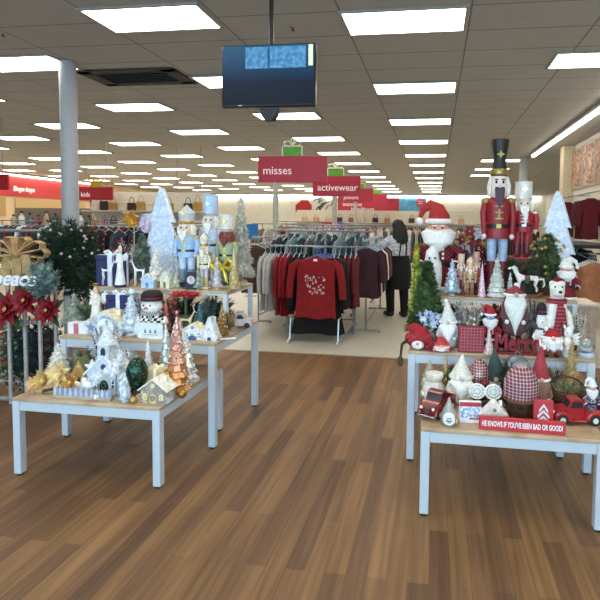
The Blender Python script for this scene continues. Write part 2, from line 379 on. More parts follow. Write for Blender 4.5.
# ================================================================= TABLES
WHITE = M('c6cfd6', .38, var=.02); TOP = M('c6ae8e', .45, var=.1, sc=9, h2='b89c7a', psc=.6)
def display_table(label, x0, x1, y0, y1, top, leg=.05):
    cx_, cy_ = (x0+x1)/2, (y0+y1)/2
    t = thing('display_table', label, 'table', (cx_, cy_, 0), 0, 'white nesting display tables')
    wx, wy = x1-x0, y1-y0
    part(t, 'tabletop', MB().box((0, 0, top-.011), (wx, wy, .022), .003), TOP)
    ap = MB()
    for sgn in (-1, 1):
        ap.box((0, sgn*(wy/2-leg/2), top-.022-.03), (wx-2*leg, leg*.7, .06), .002); ap.box((sgn*(wx/2-leg/2), 0, top-.022-.03), (leg*.7, wy-2*leg, .06), .002)
    part(t, 'apron', ap, WHITE)
    for i in (-1, 1):
        for j in (-1, 1):
            l = part(t, 'leg', MB().box((i*(wx/2-leg/2), j*(wy/2-leg/2), (top-.022)/2+.006), (leg, leg, top-.034), .003), WHITE)
            part(l, 'foot', MB().lathe([(.02, 0), (.024, .012)], 12, (i*(wx/2-leg/2), j*(wy/2-leg/2), 0)), M('202224', .6))
    return t
def riser(label, x0, x1, y0, y1, base, top, leg=.035):
    cx_, cy_ = (x0+x1)/2, (y0+y1)/2; wx, wy = x1-x0, y1-y0; h = top-base-.001
    t = thing('display_riser', label, 'riser', (cx_, cy_, base+.001), 0, 'white display risers')
    part(t, 'shelf_top', MB().box((0, 0, h-.01), (wx, wy, .02), .003), TOP)
    fr = MB()
    for sgn in (-1, 1):
        for z in (h-.028, .012):
            fr.box((0, sgn*(wy/2-leg/2), z), (wx-2*leg, leg*.8, .016), .002); fr.box((sgn*(wx/2-leg/2), 0, z), (leg*.8, wy-2*leg, .016), .002)
    part(t, 'frame', fr, WHITE)
    for i in (-1, 1):
        for j in (-1, 1): part(t, 'post', MB().box((i*(wx/2-leg/2), j*(wy/2-leg/2), (h-.02)/2), (leg, leg, h-.02), .003), WHITE)
T1, T2, T3 = .50, .76, 1.085
LX = (-2.62, -1.6); 
display_table('low white display table at left with pale wood top and silver decorations', -2.60, -1.61, 2.75, 3.66, T1)
display_table('tall white display table at left standing over the low silver table', -2.72, -1.52, 3.31, 4.2, T2)
display_table('low white display table at right with red trucks on it', -.06, .91, 2.73, 3.63, T1)
display_table('tall white display table at right standing over the low red truck table', -.17, 1.03, 3.37, 4.3, T2)
riser('white framed riser on the tall left table carrying nutcrackers and trees', -2.66, -1.56, 3.62, 4.17, T2, T3)
riser('pale framed riser on the tall right table carrying red nutcracker', -.14, 1.0, 3.72, 4.27, T2, T3)
# ================================================================= DECOR KINDS (each stands at z=0, faces -Y)
def nm(h): return M(h)
def brush_tree(loc, h, w, label, col, col2=None, n=900, base='c8b890', group='bottle brush trees', name='bottle_brush_tree', rough=.7, star=None, ln=.16, droop=.1, cat='tree', metal=0.):
    t = thing(name, label, cat, loc, R.uniform(0, 6), group)
    r = w/2; b = MB(); z0 = h*.1
    b.lathe([(r*.5, z0), (r*.66, z0+.03*h), (r*.36, z0+.45*(h-z0)), (.004, h*.97)], 12)
    for k in range(n):
        q = R.random(); f = 1-math.sqrt(R.random()); z = z0+f*(h-z0)*.98; rr = (r*.62)*(1-f)+.004; a = R.uniform(0, 2*pi)
        tier = .8+.3*math.sin(f*38); l_ = r*.42*(1-f*.75)*tier+.012*h
        b.needle((rr*cos(a)*.8, rr*sin(a)*.8, z), (cos(a), sin(a), R.uniform(-.35, .6)-droop), l_*R.uniform(.7, 1.15), .006+r*.035)
    part(t, 'branches', b, M(col, rough, metal, var=.15, sc=60, h2=col2, psc=4) if col2 else M(col, rough, metal, var=.15, sc=60))
    part(t, 'base', MB().lathe([(r*.42, 0), (r*.42, h*.045), (r*.36, h*.06), (r*.14, h*.065), (r*.14, h*.12)], 16), M(base, .6))
    if star: part(t, 'star', star_mb(r*.3, .012).add([], []), M(star, .3, .6)).location = (0, 0, h)
    return t
def star_mb(r, d, n=5):
    pts = [((r if k % 2 == 0 else r*.42)*sin(pi*k/n), (r if k % 2 == 0 else r*.42)*cos(pi*k/n)) for k in range(2*n)]
    return MB().prism(pts, -d/2, d/2)
def glass_tree(loc, h, w, label, c1, c2=None, metal=.8, rough=.25, tiers=9, group='mercury glass trees', knob=True):
    t = thing('glass_tree', label, 'tree', loc, R.uniform(0, 6), group); r = w/2; b = MB(); vs = []
    prof = [(r*.7, .0), (r*.74, .02*h)]
    for k in range(tiers):
        f0 = k/tiers; f1 = (k+1)/tiers
        prof += [(r*(1-f0*.93), h*(.03+.94*f0)), (r*(1-f1*.93)*.78+.002, h*(.03+.94*(f1-.02)))]
    b.lathe(prof, 20, wob=lambda a, i: 1+.07*sin(a*10+i*1.57))
    part(t, 'cone', b, M(c1, rough, metal, var=.2, sc=90, h2=c2, pat='grad' if c2 else None) if c2 else M(c1, rough, metal, var=.22, sc=90), ang=25)
    bb = MB()
    for k in range(int(tiers*9)):
        f = R.random()*.9; a = R.uniform(0, 6.28); q = r*(1-f*.93); bb.ball((q*cos(a), q*sin(a), h*(.03+.94*f)), r*.07, 6, 4)
    part(t, 'bead', bb, M('f4efe6', .25, .3))
    if knob: part(t, 'finial', MB().ball((0, 0, h), (r*.1, r*.1, h*.03), 8, 6), M(c2 or c1, .25, metal))
    return t
def flat_tree(loc, h, w, label, col, group='flat cut-out trees'):
    t = thing('cutout_tree', label, 'tree', loc, 0, group); r = w/2
    P = [(.14, 0), (.14, .06), (1, .08), (.9, .13), (.52, .38), (.78, .37), (.7, .43), (.38, .64), (.58, .63), (.5, .68), (.2, .9), (.06, .985)]
    poly = [(x*r, z*h) for x, z in P]+[(-x*r, z*h) for x, z in reversed(P)]
    part(t, 'silhouette', MB().prism(poly, -.02, .02), M(col, .4, .15, var=.1, sc=40, h2='d8e0ea', psc=2))
    e = MB().tube([(x, -.02, z) for x, z in poly], .006, 6, True); part(t, 'wire_edge', e, M('e8eef2', .3, .5))
    s = MB()
    for k in range(40):
        f = R.uniform(.1, .9); s.ball((R.uniform(-1, 1)*r*(1-f)*.7, -.022, f*h), .006, 6, 4)
    part(t, 'sequin', s, M('ffffff', .2, .4)); part(t, 'base', MB().box((0, 0, .008), (w*.5, .1, .016), .003), M('d8dce0')); return t
def pine(loc, h, w, label, c='2f4a26', c2='4e6a34', n=900, group='green pine trees', pot='6a4a30', cat='tree', shape=1., name='pine_tree', berries=None):
    t = thing(name, label, cat, loc, 0, group); r = w/2; b = MB(); zb = h*.12
    for k in range(n):
        f = 1-R.random()**.6 if shape == 1. else R.random(); f = R.random()**1.25
        z = zb+f*(h-zb)*.94; a = R.uniform(0, 6.283)
        prof = (1-f)**.75 if shape == 1. else math.sqrt(max(0, 1-(2*f-1)**2))
        rr = r*prof*R.uniform(.45, .95); p = Vector((rr*cos(a), rr*sin(a), z)); d = Vector((cos(a), sin(a), R.uniform(.1, .9)))
        for j in range(5):
            dd = d+Vector((R.uniform(-.7, .7), R.uniform(-.7, .7), R.uniform(-.5, .6))); b.needle(p, dd, r*.3*R.uniform(.6, 1.1), .005+r*.03)
    b.lathe([(r*.45, zb), (r*.6, zb+.12*h), (.01, h*.95)], 10)
    part(t, 'foliage', b, M(c, .8, var=.25, sc=25, h2=c2, psc=2.5))
    part(t, 'trunk', MB().tube([(0, 0, .005), (0, 0, h*.5)], max(.012, r*.1), 8), M('4a3524', .8))
    if pot: part(t, 'pot', MB().lathe([(r*.36, 0), (r*.44, h*.11), (r*.46, h*.13), (r*.4, h*.13)], 16), M(pot, .7, bump=.3))
    if berries:
        s = MB()
        for k in range(60):
            f = R.random(); a = R.uniform(0, 6.28); q = r*math.sqrt(max(0, 1-(2*f-1)**2))*.98; s.ball((q*cos(a), q*sin(a), zb+f*(h-zb)*.94), .012, 7, 5)
        part(t, 'berry', s, M(berries, .4))
    return t
def nutcracker(loc, h, w, label, coat, trousers, hat, beard='f0ece4', boots='1c1a1c', skin_='e2b89a', trim='d8b860', hatstyle='tall', base='7a1c20', group='nutcracker figures', rz=0., sash=None, hair=None, hw=1.):
    t = thing('nutcracker', label, 'nutcracker', loc, rz, group); k = w/2; Z = lambda f: f*h
    part(t, 'base', MB().box((0, 0, Z(.02)), (w*.9, w*.7, Z(.04)), .004), M(base, .5))
    for s in (-1, 1):
        x = s*k*.33
        bt = part(t, 'boot', MB().lathe([(k*.26, Z(.04)), (k*.27, Z(.1)), (k*.29, Z(.2)), (k*.29, Z(.215)), (k*.2, Z(.215))], 12, (x, 0, 0)).ball((x, -k*.2, Z(.06)), (k*.24, k*.4, Z(.026)), 10, 6), M(boots, .35))
        part(t, 'trouser_leg', MB().lathe([(k*.25, Z(.21)), (k*.28, Z(.3)), (k*.3, Z(.385))], 12, (x, 0, 0)), M(trousers, .5, .1))
        ax = s*k*.82
        arm = part(t, 'arm', MB().tube([(ax*.92, 0, Z(.6)), (ax*1.05, 0, Z(.53)), (ax*1.02, -k*.12, Z(.44)), (ax*.98, -k*.2, Z(.39))], [k*.2, k*.21, k*.17, k*.15], 10), M(coat, .45))
        part(arm, 'hand', MB().ball((ax*.98, -k*.22, Z(.375)), (k*.15, k*.15, Z(.02)), 8, 6), M(skin_, .5))
        ep = MB().lathe([(k*.3, Z(.595)), (k*.27, Z(.62)), (k*.05, Z(.63))], 12, (ax*.88, 0, 0)); part(arm, 'epaulette', ep, M(trim, .3, .7))
    part(t, 'torso', MB().lathe([(k*.66, Z(.36)), (k*.7, Z(.4)), (k*.62, Z(.44)), (k*.74, Z(.55)), (k*.74, Z(.6)), (k*.4, Z(.635))], 18, sy=.8), M(coat, .4, var=.08))
    part(t, 'belt', MB().lathe([(k*.67, Z(.43)), (k*.67, Z(.455))], 18, sy=.82), M('18161a' if trim != '18161a' else 'e8e0d0', .4)); 
    part(t, 'buckle', MB().box((0, -k*.55, Z(.4425)), (k*.3, k*.05, Z(.03)), .002), M(trim, .3, .8))
    bu = MB()
    for z in (.49, .53, .57): 
        for s in (-1, 1): bu.ball((s*k*.2, -k*.57, Z(z)), k*.06, 7, 5)
        bu.box((0, -k*.575, Z(z)), (k*.5, k*.05, Z(.008)))
    bu.box((0, -k*.575, Z(.53)), (k*.06, k*.05, Z(.09)))
    part(t, 'braid', bu, M(trim, .3, .7))
    if sash: part(t, 'sash', MB().prism([(-k*.1, Z(.6)), (k*.25, Z(.6)), (k*.12, Z(.46)), (k*.02, Z(.46))], -k*.64, -k*.56), M(sash, .5))
    hd = part(t, 'head', MB().lathe([(k*.4, Z(.62)), (k*.5, Z(.65)), (k*.5, Z(.75)), (k*.44, Z(.77))], 16).ball((0, -k*.52, Z(.7)), (k*.1, k*.16, Z(.017)), 8, 6), M(skin_, .5, var=.04))
    for s in (-1, 1):
        part(hd, 'eye', MB().ball((s*k*.2, -k*.46, Z(.725)), (k*.07, k*.06, Z(.01)), 8, 6), M('18181c', .2)); part(hd, 'brow', MB().box((s*k*.2, -k*.5, Z(.742)), (k*.2, k*.06, Z(.008)), .001), M(beard, .8))
    part(t, 'beard', MB().prism([(-k*.28, Z(.68)), (k*.28, Z(.68)), (k*.24, Z(.62)), (0, Z(.55)), (-k*.24, Z(.62))], -k*.72, -k*.46).box((0, -k*.54, Z(.687)), (k*.55, k*.12, Z(.012)), .003), M(beard, .85, bump=.4))
    hr = MB(); 
    for i in range(13):
        a = pi*(-.12+1.24*i/12); hr.tube([(k*.46*cos(a), k*.46*sin(a), Z(.76)), (k*.6*cos(a), k*.6*sin(a), Z(.7)), (k*.56*cos(a), k*.56*sin(a), Z(.63))], [k*.09, k*.12, k*.07], 6)
    part(t, 'hair', hr, M(hair or beard, .9, bump=.4))
    if hatstyle == 'tall': pr = [(k*.5, Z(.765)), (k*.5, Z(.83)), (k*.44, Z(.87)), (k*.66, Z(.985)), (k*.64, Z(1.0)), (k*.2, Z(1.0))]
    elif hatstyle == 'crown': pr = [(k*.5, Z(.765)), (k*.52, Z(.8)), (k*.62, Z(.9)), (k*.5, Z(.92)), (k*.2, Z(.97)), (.004, Z(1.))]
    else: pr = [(k*.54, Z(.765)), (k*.56, Z(.79)), (k*.56, Z(.985)), (k*.6, Z(.99)), (k*.6, Z(1.))]
    pr = [(r_*(hw if z_ > Z(.8) else 1), z_) for r_, z_ in pr]
    hp = part(t, 'hat', MB().lathe(pr, 18), M(hat, .4, var=.06))
    part(hp, 'hat_band', MB().lathe([(k*.53, Z(.77)), (k*.58, Z(.785)), (k*.53, Z(.81))], 18), M(trim, .3, .75))
    part(hp, 'emblem', star_mb(k*.25, k*.1, 4).add([], []), M(trim, .3, .7)).location = (0, -k*.57, Z(.9))
    return t
def gnome(loc, h, w, label, hat, body, beard='f2eee6', group='gnomes', rz=0., hath=.55, brim=None, nose='e0b090', legs=None, hpat=None, bpat=None, cat='gnome', name='gnome_figure', arms=True):
    t = thing(name, label, cat, loc, rz, group); k = w/2; zb = 0.
    if legs:
        zb = h*.22
        for s in (-1, 1):
            l = part(t, 'leg', MB().tube([(s*k*.4, 0, zb*1.1), (s*k*.42, -k*.05, .02)], [k*.2, k*.17], 8), M(legs, .8)); part(l, 'boot', MB().ball((s*k*.42, -k*.16, .03*h+.003), (k*.25, k*.4, .03*h), 10, 6), M('2a211e', .6))
    bh = h*(1-hath)
    bm = M(body, .85, h2=bpat[0], pat=bpat[1], psc=bpat[2]) if bpat else M(body, .85, bump=.3)
    part(t, 'body', MB().lathe([(k*.6, zb), (k*.92, zb+.06*h), (k*.98, zb+bh*.35), (k*.85, zb+bh*.7), (k*.6, bh+.02*h)], 18, sy=.85), bm)
    if arms:
        for s in (-1, 1):
            a = part(t, 'arm', MB().tube([(s*k*.75, 0, bh*.85+zb*.2), (s*k*.98, -k*.25, bh*.55+zb*.3), (s*k*.7, -k*.6, bh*.45+zb*.35)], [k*.2, k*.2, k*.16], 8), bm); part(a, 'mitten', MB().ball((s*k*.66, -k*.68, bh*.45+zb*.35), k*.19, 8, 6), M(brim or 'e8e4dc', .85))
    bd = MB(); zt = bh+.04*h; L_ = bh*.85-zb*.4
    for i in range(15):
        a = -pi/2+(-1+2*i/14)*.95; lk = 1-.45*abs(-1+2*i/14); 
        bd.tube([(k*.62*cos(a), k*.62*sin(a), zt), (k*.98*cos(a)*.9, k*.98*sin(a), zt-L_*.4*lk), (k*.75*cos(a), k*.98*sin(a), zt-L_*.75*lk), (k*.35*cos(a), k*.85*sin(a), zt-L_*lk)], [k*.16, k*.2, k*.16, k*.04], 6)
    part(t, 'beard', bd, M(beard, .9, var=.08, bump=.5, sc=80))
    part(t, 'nose', MB().ball((0, -k*.88, zt+.015*h), (k*.2, k*.2, k*.2), 10, 7), M(nose, .5))
    hm = M(hat, .85, h2=hpat[0], pat=hpat[1], psc=hpat[2]) if hpat else M(hat, .85, bump=.3, sc=70)
    lean = R.uniform(-.14, .14)
    pts = [(0, 0, zt-.01*h), (0, 0, zt+.03*h), (lean*.2*w, 0, zt+(h-zt)*.45), (lean*w, 0, zt+(h-zt)*.8), (lean*1.5*w, 0, h)]
    hp = part(t, 'hat', MB().tube(pts, [k*.8, k*.85, k*.5, k*.2, k*.05], 16), hm)
    part(hp, 'brim', MB().tube([(k*.82*cos(a*pi/8), k*.82*sin(a*pi/8), zt) for a in range(16)], k*.14, 8, True), M(brim or hat, .9, bump=.4, sc=80))
    if brim: part(hp, 'pompom', MB().ball((lean*1.5*w, 0, h-k*.1), k*.2, 10, 7), M(brim, .9, bump=.5, sc=90))
    return t
def santa(loc, h, w, label, coat='8e1a20', hat='b0242a', rz=0., cpat=None, legs=False, group='santa figures', face='dca286', beard='f1efec', name='santa_figure', pom=-1):
    t = thing(name, label, 'santa', loc, rz, group); k = w/2; Z = lambda f: f*h
    cm = M(coat, .8, h2=cpat[0], pat=cpat[1], psc=cpat[2]) if cpat else M(coat, .8, bump=.2)
    z0 = .0
    if legs:
        z0 = .2
        for s in (-1, 1):
            l = part(t, 'leg', MB().tube([(s*k*.35, 0, Z(.26)), (s*k*.38, 0, Z(.06))], [k*.25, k*.22], 8), cm); part(l, 'boot', MB().ball((s*k*.38, -k*.14, Z(.035)), (k*.26, k*.42, Z(.035)), 10, 6), M('18161a', .5))
    part(t, 'coat', MB().lathe([(k*.8, Z(z0)), (k*.86, Z(z0+.04)), (k*.7, Z(.3)), (k*.78, Z(.45)), (k*.5, Z(.55)), (k*.3, Z(.58))], 20, sy=.75), cm)
    part(t, 'fur_hem', MB().tube([(k*.86*cos(a*pi/9), k*.66*sin(a*pi/9), Z(z0+.03)) for a in range(18)], k*.1, 8, True), M('f4f0ea', .9, bump=.5, sc=90))
    for s in (-1, 1):
        a = part(t, 'arm', MB().tube([(s*k*.62, 0, Z(.5)), (s*k*1.0, -k*.05, Z(.42)), (s*k*.85, -k*.4, Z(.32))], [k*.24, k*.25, k*.2], 10), cm); part(a, 'cuff', MB().ball((s*k*.82, -k*.46, Z(.31)), (k*.22, k*.2, k*.2), 8, 6), M('f4f0ea', .9)); part(a, 'mitten', MB().ball((s*k*.76, -k*.6, Z(.3)), k*.18, 8, 6), M('26202a', .7))
    part(t, 'belt', MB().lathe([(k*.74, Z(.3)), (k*.75, Z(.345))], 18, sy=.77), M('161418', .4))
    for s in (-1, 1):
        for z in (.38, .43, .48): part(t, 'button', MB().ball((s*k*.22, -k*.58, Z(z)), k*.07, 7, 5), M('f4f0ea', .5))
    hd = part(t, 'head', MB().ball((0, 0, Z(.7)), (k*.5, k*.46, Z(.115)), 16, 10).ball((0, -k*.5, Z(.7)), (k*.1, k*.1, Z(.02)), 8, 6), M(face, .55, var=.04))
    for s in (-1, 1): part(hd, 'eye', MB().ball((s*k*.17, -k*.44, Z(.725)), (k*.05, k*.05, Z(.011)), 8, 6), M('16181c', .2)); part(hd, 'brow', MB().ball((s*k*.18, -k*.44, Z(.748)), (k*.11, k*.06, Z(.008)), 8, 5), M(beard, .9))
    bd = MB(); 
    for i in range(19):
        a = -pi/2+(-1+i/9)*1.5; lk = 1-.5*abs(-1+i/9)**1.5
        bd.tube([(k*.46*cos(a), k*.42*sin(a), Z(.72-.04*lk)), (k*.62*cos(a), k*.6*sin(a), Z(.66)), (k*.5*cos(a), k*.72*sin(a), Z(.6-.05*lk)), (k*.2*cos(a), k*.66*sin(a), Z(.58-.13*lk))], [k*.1, k*.19, k*.18, k*.04], 7)
    part(t, 'beard', bd, M(beard, .9, var=.06, bump=.5, sc=70))
    part(t, 'moustache', MB().ball((-k*.17, -k*.58, Z(.662)), (k*.2, k*.1, Z(.016)), 9, 6).ball((k*.17, -k*.58, Z(.662)), (k*.2, k*.1, Z(.016)), 9, 6), M('faf8f4', .9))
    hp = part(t, 'hat', MB().tube([(0, 0, Z(.77)), (0, .02*k, Z(.85)), (pom*k*.12, .05*k, Z(.93)), (pom*k*.4, .05*k, Z(.985)), (pom*k*.72, 0, Z(.93)), (pom*k*.84, -.05*k, Z(.84))], [k*.53, k*.5, k*.4, k*.25, k*.17, k*.1], 14), M(hat, .8, bump=.2))
    part(hp, 'brim', MB().tube([(k*.5*cos(a*pi/9), k*.47*sin(a*pi/9), Z(.8)) for a in range(18)], k*.12, 8, True), M('f6f2ee', .9, bump=.5, sc=90)); part(hp, 'pompom', MB().ball((pom*k*.86, -.05*k, Z(.8)), k*.17, 10, 7), M('f6f2ee', .9, bump=.5, sc=90))
    return t
def snowman(loc, h, w, label, hat='1c1418', scarf='8e8e92', hatw=1., group='snowmen', body='f0eeea', bp=None):
    t = thing('snowman', label, 'snowman', loc, 0, group); k = w/2; Z = lambda f: f*h
    part(t, 'body', MB().ball((0, 0, Z(.27)), (k, k*.9, Z(.27)), 16, 10), M(body, .8, h2=bp, pat='check', psc=26) if bp else M(body, .8, bump=.3))
    hd = part(t, 'head', MB().ball((0, 0, Z(.64)), (k*.68, k*.65, Z(.18)), 16, 10), M('f4f2ee', .8, bump=.3))
    for s in (-1, 1): part(hd, 'eye', MB().ball((s*k*.22, -k*.6, Z(.68)), k*.06, 7, 5), M('141414', .4)); part(t, 'arm', MB().tube([(s*k*.85, 0, Z(.38)), (s*k*1.1, -k*.2, Z(.3)), (s*k*.8, -k*.55, Z(.24))], [k*.16, k*.15, k*.12], 8), M(body, .8))
    part(hd, 'carrot_nose', MB().tube([(0, -k*.6, Z(.63)), (0, -k*1.0, Z(.615))], [k*.09, k*.02], 8), M('d07a34', .6))
    part(t, 'scarf', MB().tube([(k*.56*cos(a*pi/8), k*.54*sin(a*pi/8), Z(.48)) for a in range(16)], k*.17, 8, True).box((k*.3, -k*.72, Z(.34)), (k*.26, k*.1, Z(.26)), .004), M(scarf, .85, h2='1e1e22', pat='check', psc=70))
    part(t, 'hat', MB().lathe([(k*.98*hatw, Z(.77)), (k*1.0*hatw, Z(.795)), (k*.66, Z(.81)), (k*.68, Z(.9)), (k*.5, Z(.975)), (k*.2, Z(1.))], 18), M(hat, .7)); part(t, 'hat_band', MB().lathe([(k*.69, Z(.81)), (k*.7, Z(.85))], 18), M('7c1a2a', .6))
    return t
def house(loc, h, w, label, wall='f0eeea', roof='e6e8ea', d=None, door='4a4a52', steep=.5, steeple=False, rz=0., glass=False, group='village houses', cat='house', win='f2d898', trim='ffffff', wallm=None):
    t = thing('village_house', label, cat, loc, rz, group); d = d or w*.75; x = w*.44; he = h*(1-steep)
    mw = wallm or (M(wall, .15, 0, trans=.75, var=.05) if glass else M(wall, .6, var=.16, sc=55, bump=.4))
    part(t, 'wall', MB().prism([(-x, 0), (x, 0), (x, he), (0, h*.95), (-x, he)], -d*.44, d*.44), mw)
    rf = MB(); dx, dz = x*1.14, h*.965-he
    for s in (-1, 1):
        e = Vector((s*dx, 0, he-dz*.14)); a = Vector((0, 0, h*.95)); n_ = Vector((s*dz, 0, dx)).normalized()*h*.045
        rf.add([(p.x, y, p.z) for y in (-d/2, d/2) for p in (e, a, a+n_, e+n_)], [(0, 1, 2, 3), (7, 6, 5, 4), (0, 4, 5, 1), (1, 5, 6, 2), (2, 6, 7, 3), (3, 7, 4, 0)])
    part(t, 'roof', rf, M(roof, .6, var=.16, sc=45, bump=.5))
    arch = lambda cx_, z0, ww, hh: [(cx_-ww/2, z0), (cx_+ww/2, z0), (cx_+ww/2, z0+hh*.6), (cx_+ww*.3, z0+hh*.9), (cx_, z0+hh), (cx_-ww*.3, z0+hh*.9), (cx_-ww/2, z0+hh*.6)]
    dr = part(t, 'door', MB().prism(arch(0, .004, w*.22, he*.62+.02*h), -d*.44-.004, -d*.44+.002), M(door, .5)); part(dr, 'wreath', MB().tube([(w*.06*cos(a*pi/6), -d*.44-.006, he*.42+w*.06*sin(a*pi/6)) for a in range(12)], w*.018, 6, True), M('3c6a3c', .8))
    for s in (-1, 1):
        f = part(t, 'window', MB().prism(arch(s*w*.28, he*.3, w*.15, he*.45), -d*.44-.003, -d*.44+.002), M(win, .4)); part(f, 'muntin', MB().box((s*w*.28, -d*.44-.004, he*.5), (w*.02, .003, he*.42)).box((s*w*.28, -d*.44-.004, he*.48), (w*.15, .003, w*.02)), M(trim, .6))
    part(t, 'gable_window', MB().lathe([(w*.07, -.003), (w*.07, .003)], 14, T=MX((0, -d*.44-.001, he+(h-he)*.35), pi/2)), M(win, .4))
    part(t, 'chimney', MB().box((w*.24, d*.1, h*.86), (w*.12, w*.12, h*.22), .002), M(roof, .7))
    if steeple:
        part(t, 'steeple', MB().box((0, -d*.2, h*1.0), (w*.3, w*.3, h*.5), .003).lathe([(w*.26, h*1.25), (w*.2, h*1.3), (.002, h*1.75)], 8, (0, -d*.2, 0)), mw); part(t, 'belfry_opening', MB().prism(arch(0, h*.98, w*.12, h*.2), -d*.2-w*.153, -d*.2-w*.14), M('2a2c36', .5)); part(t, 'cross', MB().box((0, -d*.2, h*1.8), (w*.03, w*.03, h*.14)).box((0, -d*.2, h*1.82), (w*.1, w*.03, h*.03)), M('d8d8dc', .3, .7))
    return t
def truck(loc, L_, label, col='8e1c20', rz=0., group='red toy trucks'):          # toy pickup heading -X
    t = thing('toy_truck', label, 'toy truck', loc, rz, group); s = L_
    mc = M(col, .3, var=.06, coat=.4, sc=20); bk = M('17181b', .5); cr = M('c8c8c8', .25, .9)
    side = [(-.42, .1), (-.44, .2), (-.40, .25), (-.2, .29), (-.18, .3), (-.12, .43), (-.06, .46), (.06, .46), (.1, .43), (.12, .3), (.12, .1)]
    part(t, 'cab', MB().prism([(x*s, z*s) for x, z in side], -.15*s, .15*s), mc, ang=30)
    bed = MB()
    for y in (-.17, .17): bed.box((.3*s, y*s, .2*s), (.38*s, .025*s, .16*s), .006*s)
    bed.box((.3*s, 0, .125*s), (.38*s, .34*s, .03*s), .003).box((.48*s, 0, .2*s), (.022*s, .34*s, .16*s), .004)
    part(t, 'truck_bed', bed, mc)
    for x in (-.28, .3):
        for y in (-.17, .17): part(t, 'fender', MB().tube([((x+.13*cos(q))*s, y*s, (.1+.13*sin(q))*s) for q in [pi*i/8 for i in range(9)]], [.045*s]*9, 8), mc)
    for x in (-.28, .3):
        for y in (-.17, .17):
            w_ = part(t, 'wheel', MB().lathe([(.06*s, -.035*s), (.095*s, -.03*s), (.1*s, 0), (.095*s, .03*s), (.06*s, .035*s)], 20, T=MX((x*s, y*s, .1*s), pi/2)), bk); part(w_, 'hubcap', MB().lathe([(.058*s, -.04*s), (.05*s, .04*s)], 16, T=MX((x*s, y*s, .1*s), pi/2)), M('ece6dc', .3, .2))
    gl = M('2a3038', .12)
    part(t, 'windscreen', MB().add([(-.178*s, y*s, .312*s) for y in (-.125, .125)]+[(-.126*s, y*s, .424*s) for y in (.125, -.125)]+[(-.172*s, y*s, .31*s) for y in (-.125, .125)]+[(-.12*s, y*s, .42*s) for y in (.125, -.125)], [(0, 1, 2, 3), (7, 6, 5, 4), (0, 4, 5, 1), (1, 5, 6, 2), (2, 6, 7, 3), (3, 7, 4, 0)]), gl)
    for y in (-.152, .152): part(t, 'side_window', MB().prism([(-.13*s, .31*s), (.09*s, .31*s), (.07*s, .42*s), (-.09*s, .42*s)], (y-.004)*s, (y+.004)*s), gl)
    gr = part(t, 'grille', MB().box((-.44*s, 0, .19*s), (.02*s, .14*s, .11*s), .004), M('2a2224', .4)); b = MB()
    for i in range(5): b.box((-.452*s, (-.05+.025*i)*s, .19*s), (.006*s, .007*s, .1*s))
    part(gr, 'bar', b, cr)
    for y in (-.125, .125): part(t, 'headlight', MB().ball((-.43*s, y*s, .225*s), (.03*s, .03*s, .03*s), 10, 7), M('f2ead8', .2))
    part(t, 'bumper', MB().box((-.475*s, 0, .09*s), (.03*s, .36*s, .04*s), .01*s), cr); part(t, 'running_board', MB().box((.0, 0, .08*s), (.34*s, .38*s, .03*s), .006*s), mc)
    return t
def giftbox(loc, h, w, label, col, ribbon='f0f0ee', d=None, rz=0., group='gift boxes', bow=True):
    t = thing('gift_box', label, 'gift box', loc, rz, group); d = d or w*.8
    part(t, 'box', MB().box((0, 0, h*.42), (w*.94, d*.94, h*.84), .004), M(col, .5, var=.06)); part(t, 'lid', MB().box((0, 0, h*.92), (w, d, h*.16), .004), M(col, .5, var=.06))
    part(t, 'ribbon', MB().box((0, 0, h*.5), (w*.16, d*1.015, h*1.01), .001).box((0, 0, h*.5), (w*1.015, d*.16, h*1.008), .001), M(ribbon, .4))
    if bow:
        b = MB()
        for s in (-1, 1): b.tube([(0, 0, h), (s*w*.16, 0, h+w*.14), (s*w*.28, 0, h+w*.1), (s*w*.22, 0, h+w*.02), (0, 0, h+.004)], [w*.03, w*.05, w*.05, w*.05, w*.03], 8)
        part(t, 'bow', b, M(ribbon, .4))
    return t
def ornament(loc, h, w, label, col, col2, pat='vor', psc=60, base='3a2a20', metal=.2, group='ornaments'):
    t = thing('mosaic_globe', label, 'ornament', loc, 0, group); k = w/2
    part(t, 'globe', MB().ball((0, 0, h*.56), (k, k, h*.44), 20, 14), M(col, .2, metal, h2=col2, pat=pat, psc=psc, var=.2)); part(t, 'base', MB().lathe([(k*.7, 0), (k*.7, h*.06), (k*.45, h*.14), (k*.5, h*.2)], 16), M(base, .5)); part(t, 'cap', MB().lathe([(k*.16, h*.98), (k*.16, h*1.03), (k*.05, h*1.05)], 10), M('c8a860', .3, .8)); return t
def flower(t, c, r, col, heart='d8b840', n=6, layers=2, tilt=0., nm_='bloom', metal=0., up=(0, -1, .35)):
    b = MB(); u = Vector(up).normalized(); x = u.cross(Vector((0, 0, 1))).normalized(); y = u.cross(x)
    for l in range(layers):
        for k in range(n):
            a = 2*pi*(k+.5*l)/n; d = (x*cos(a)+y*sin(a))+u*(.15+.5*l); b.leaf(Vector(c)+u*.004*l, d, r*(1-.28*l), r*.5, u)
    f = part(t, nm_, b, M(col, .6, metal, var=.18, sc=40)); hb = MB()
    for k in range(5): hb.ball(Vector(c)+u*r*.12+x*r*.08*cos(k*1.26)+y*r*.08*sin(k*1.26), r*.06, 7, 5)
    part(f, 'flower_heart', hb, M(heart, .4)); return f
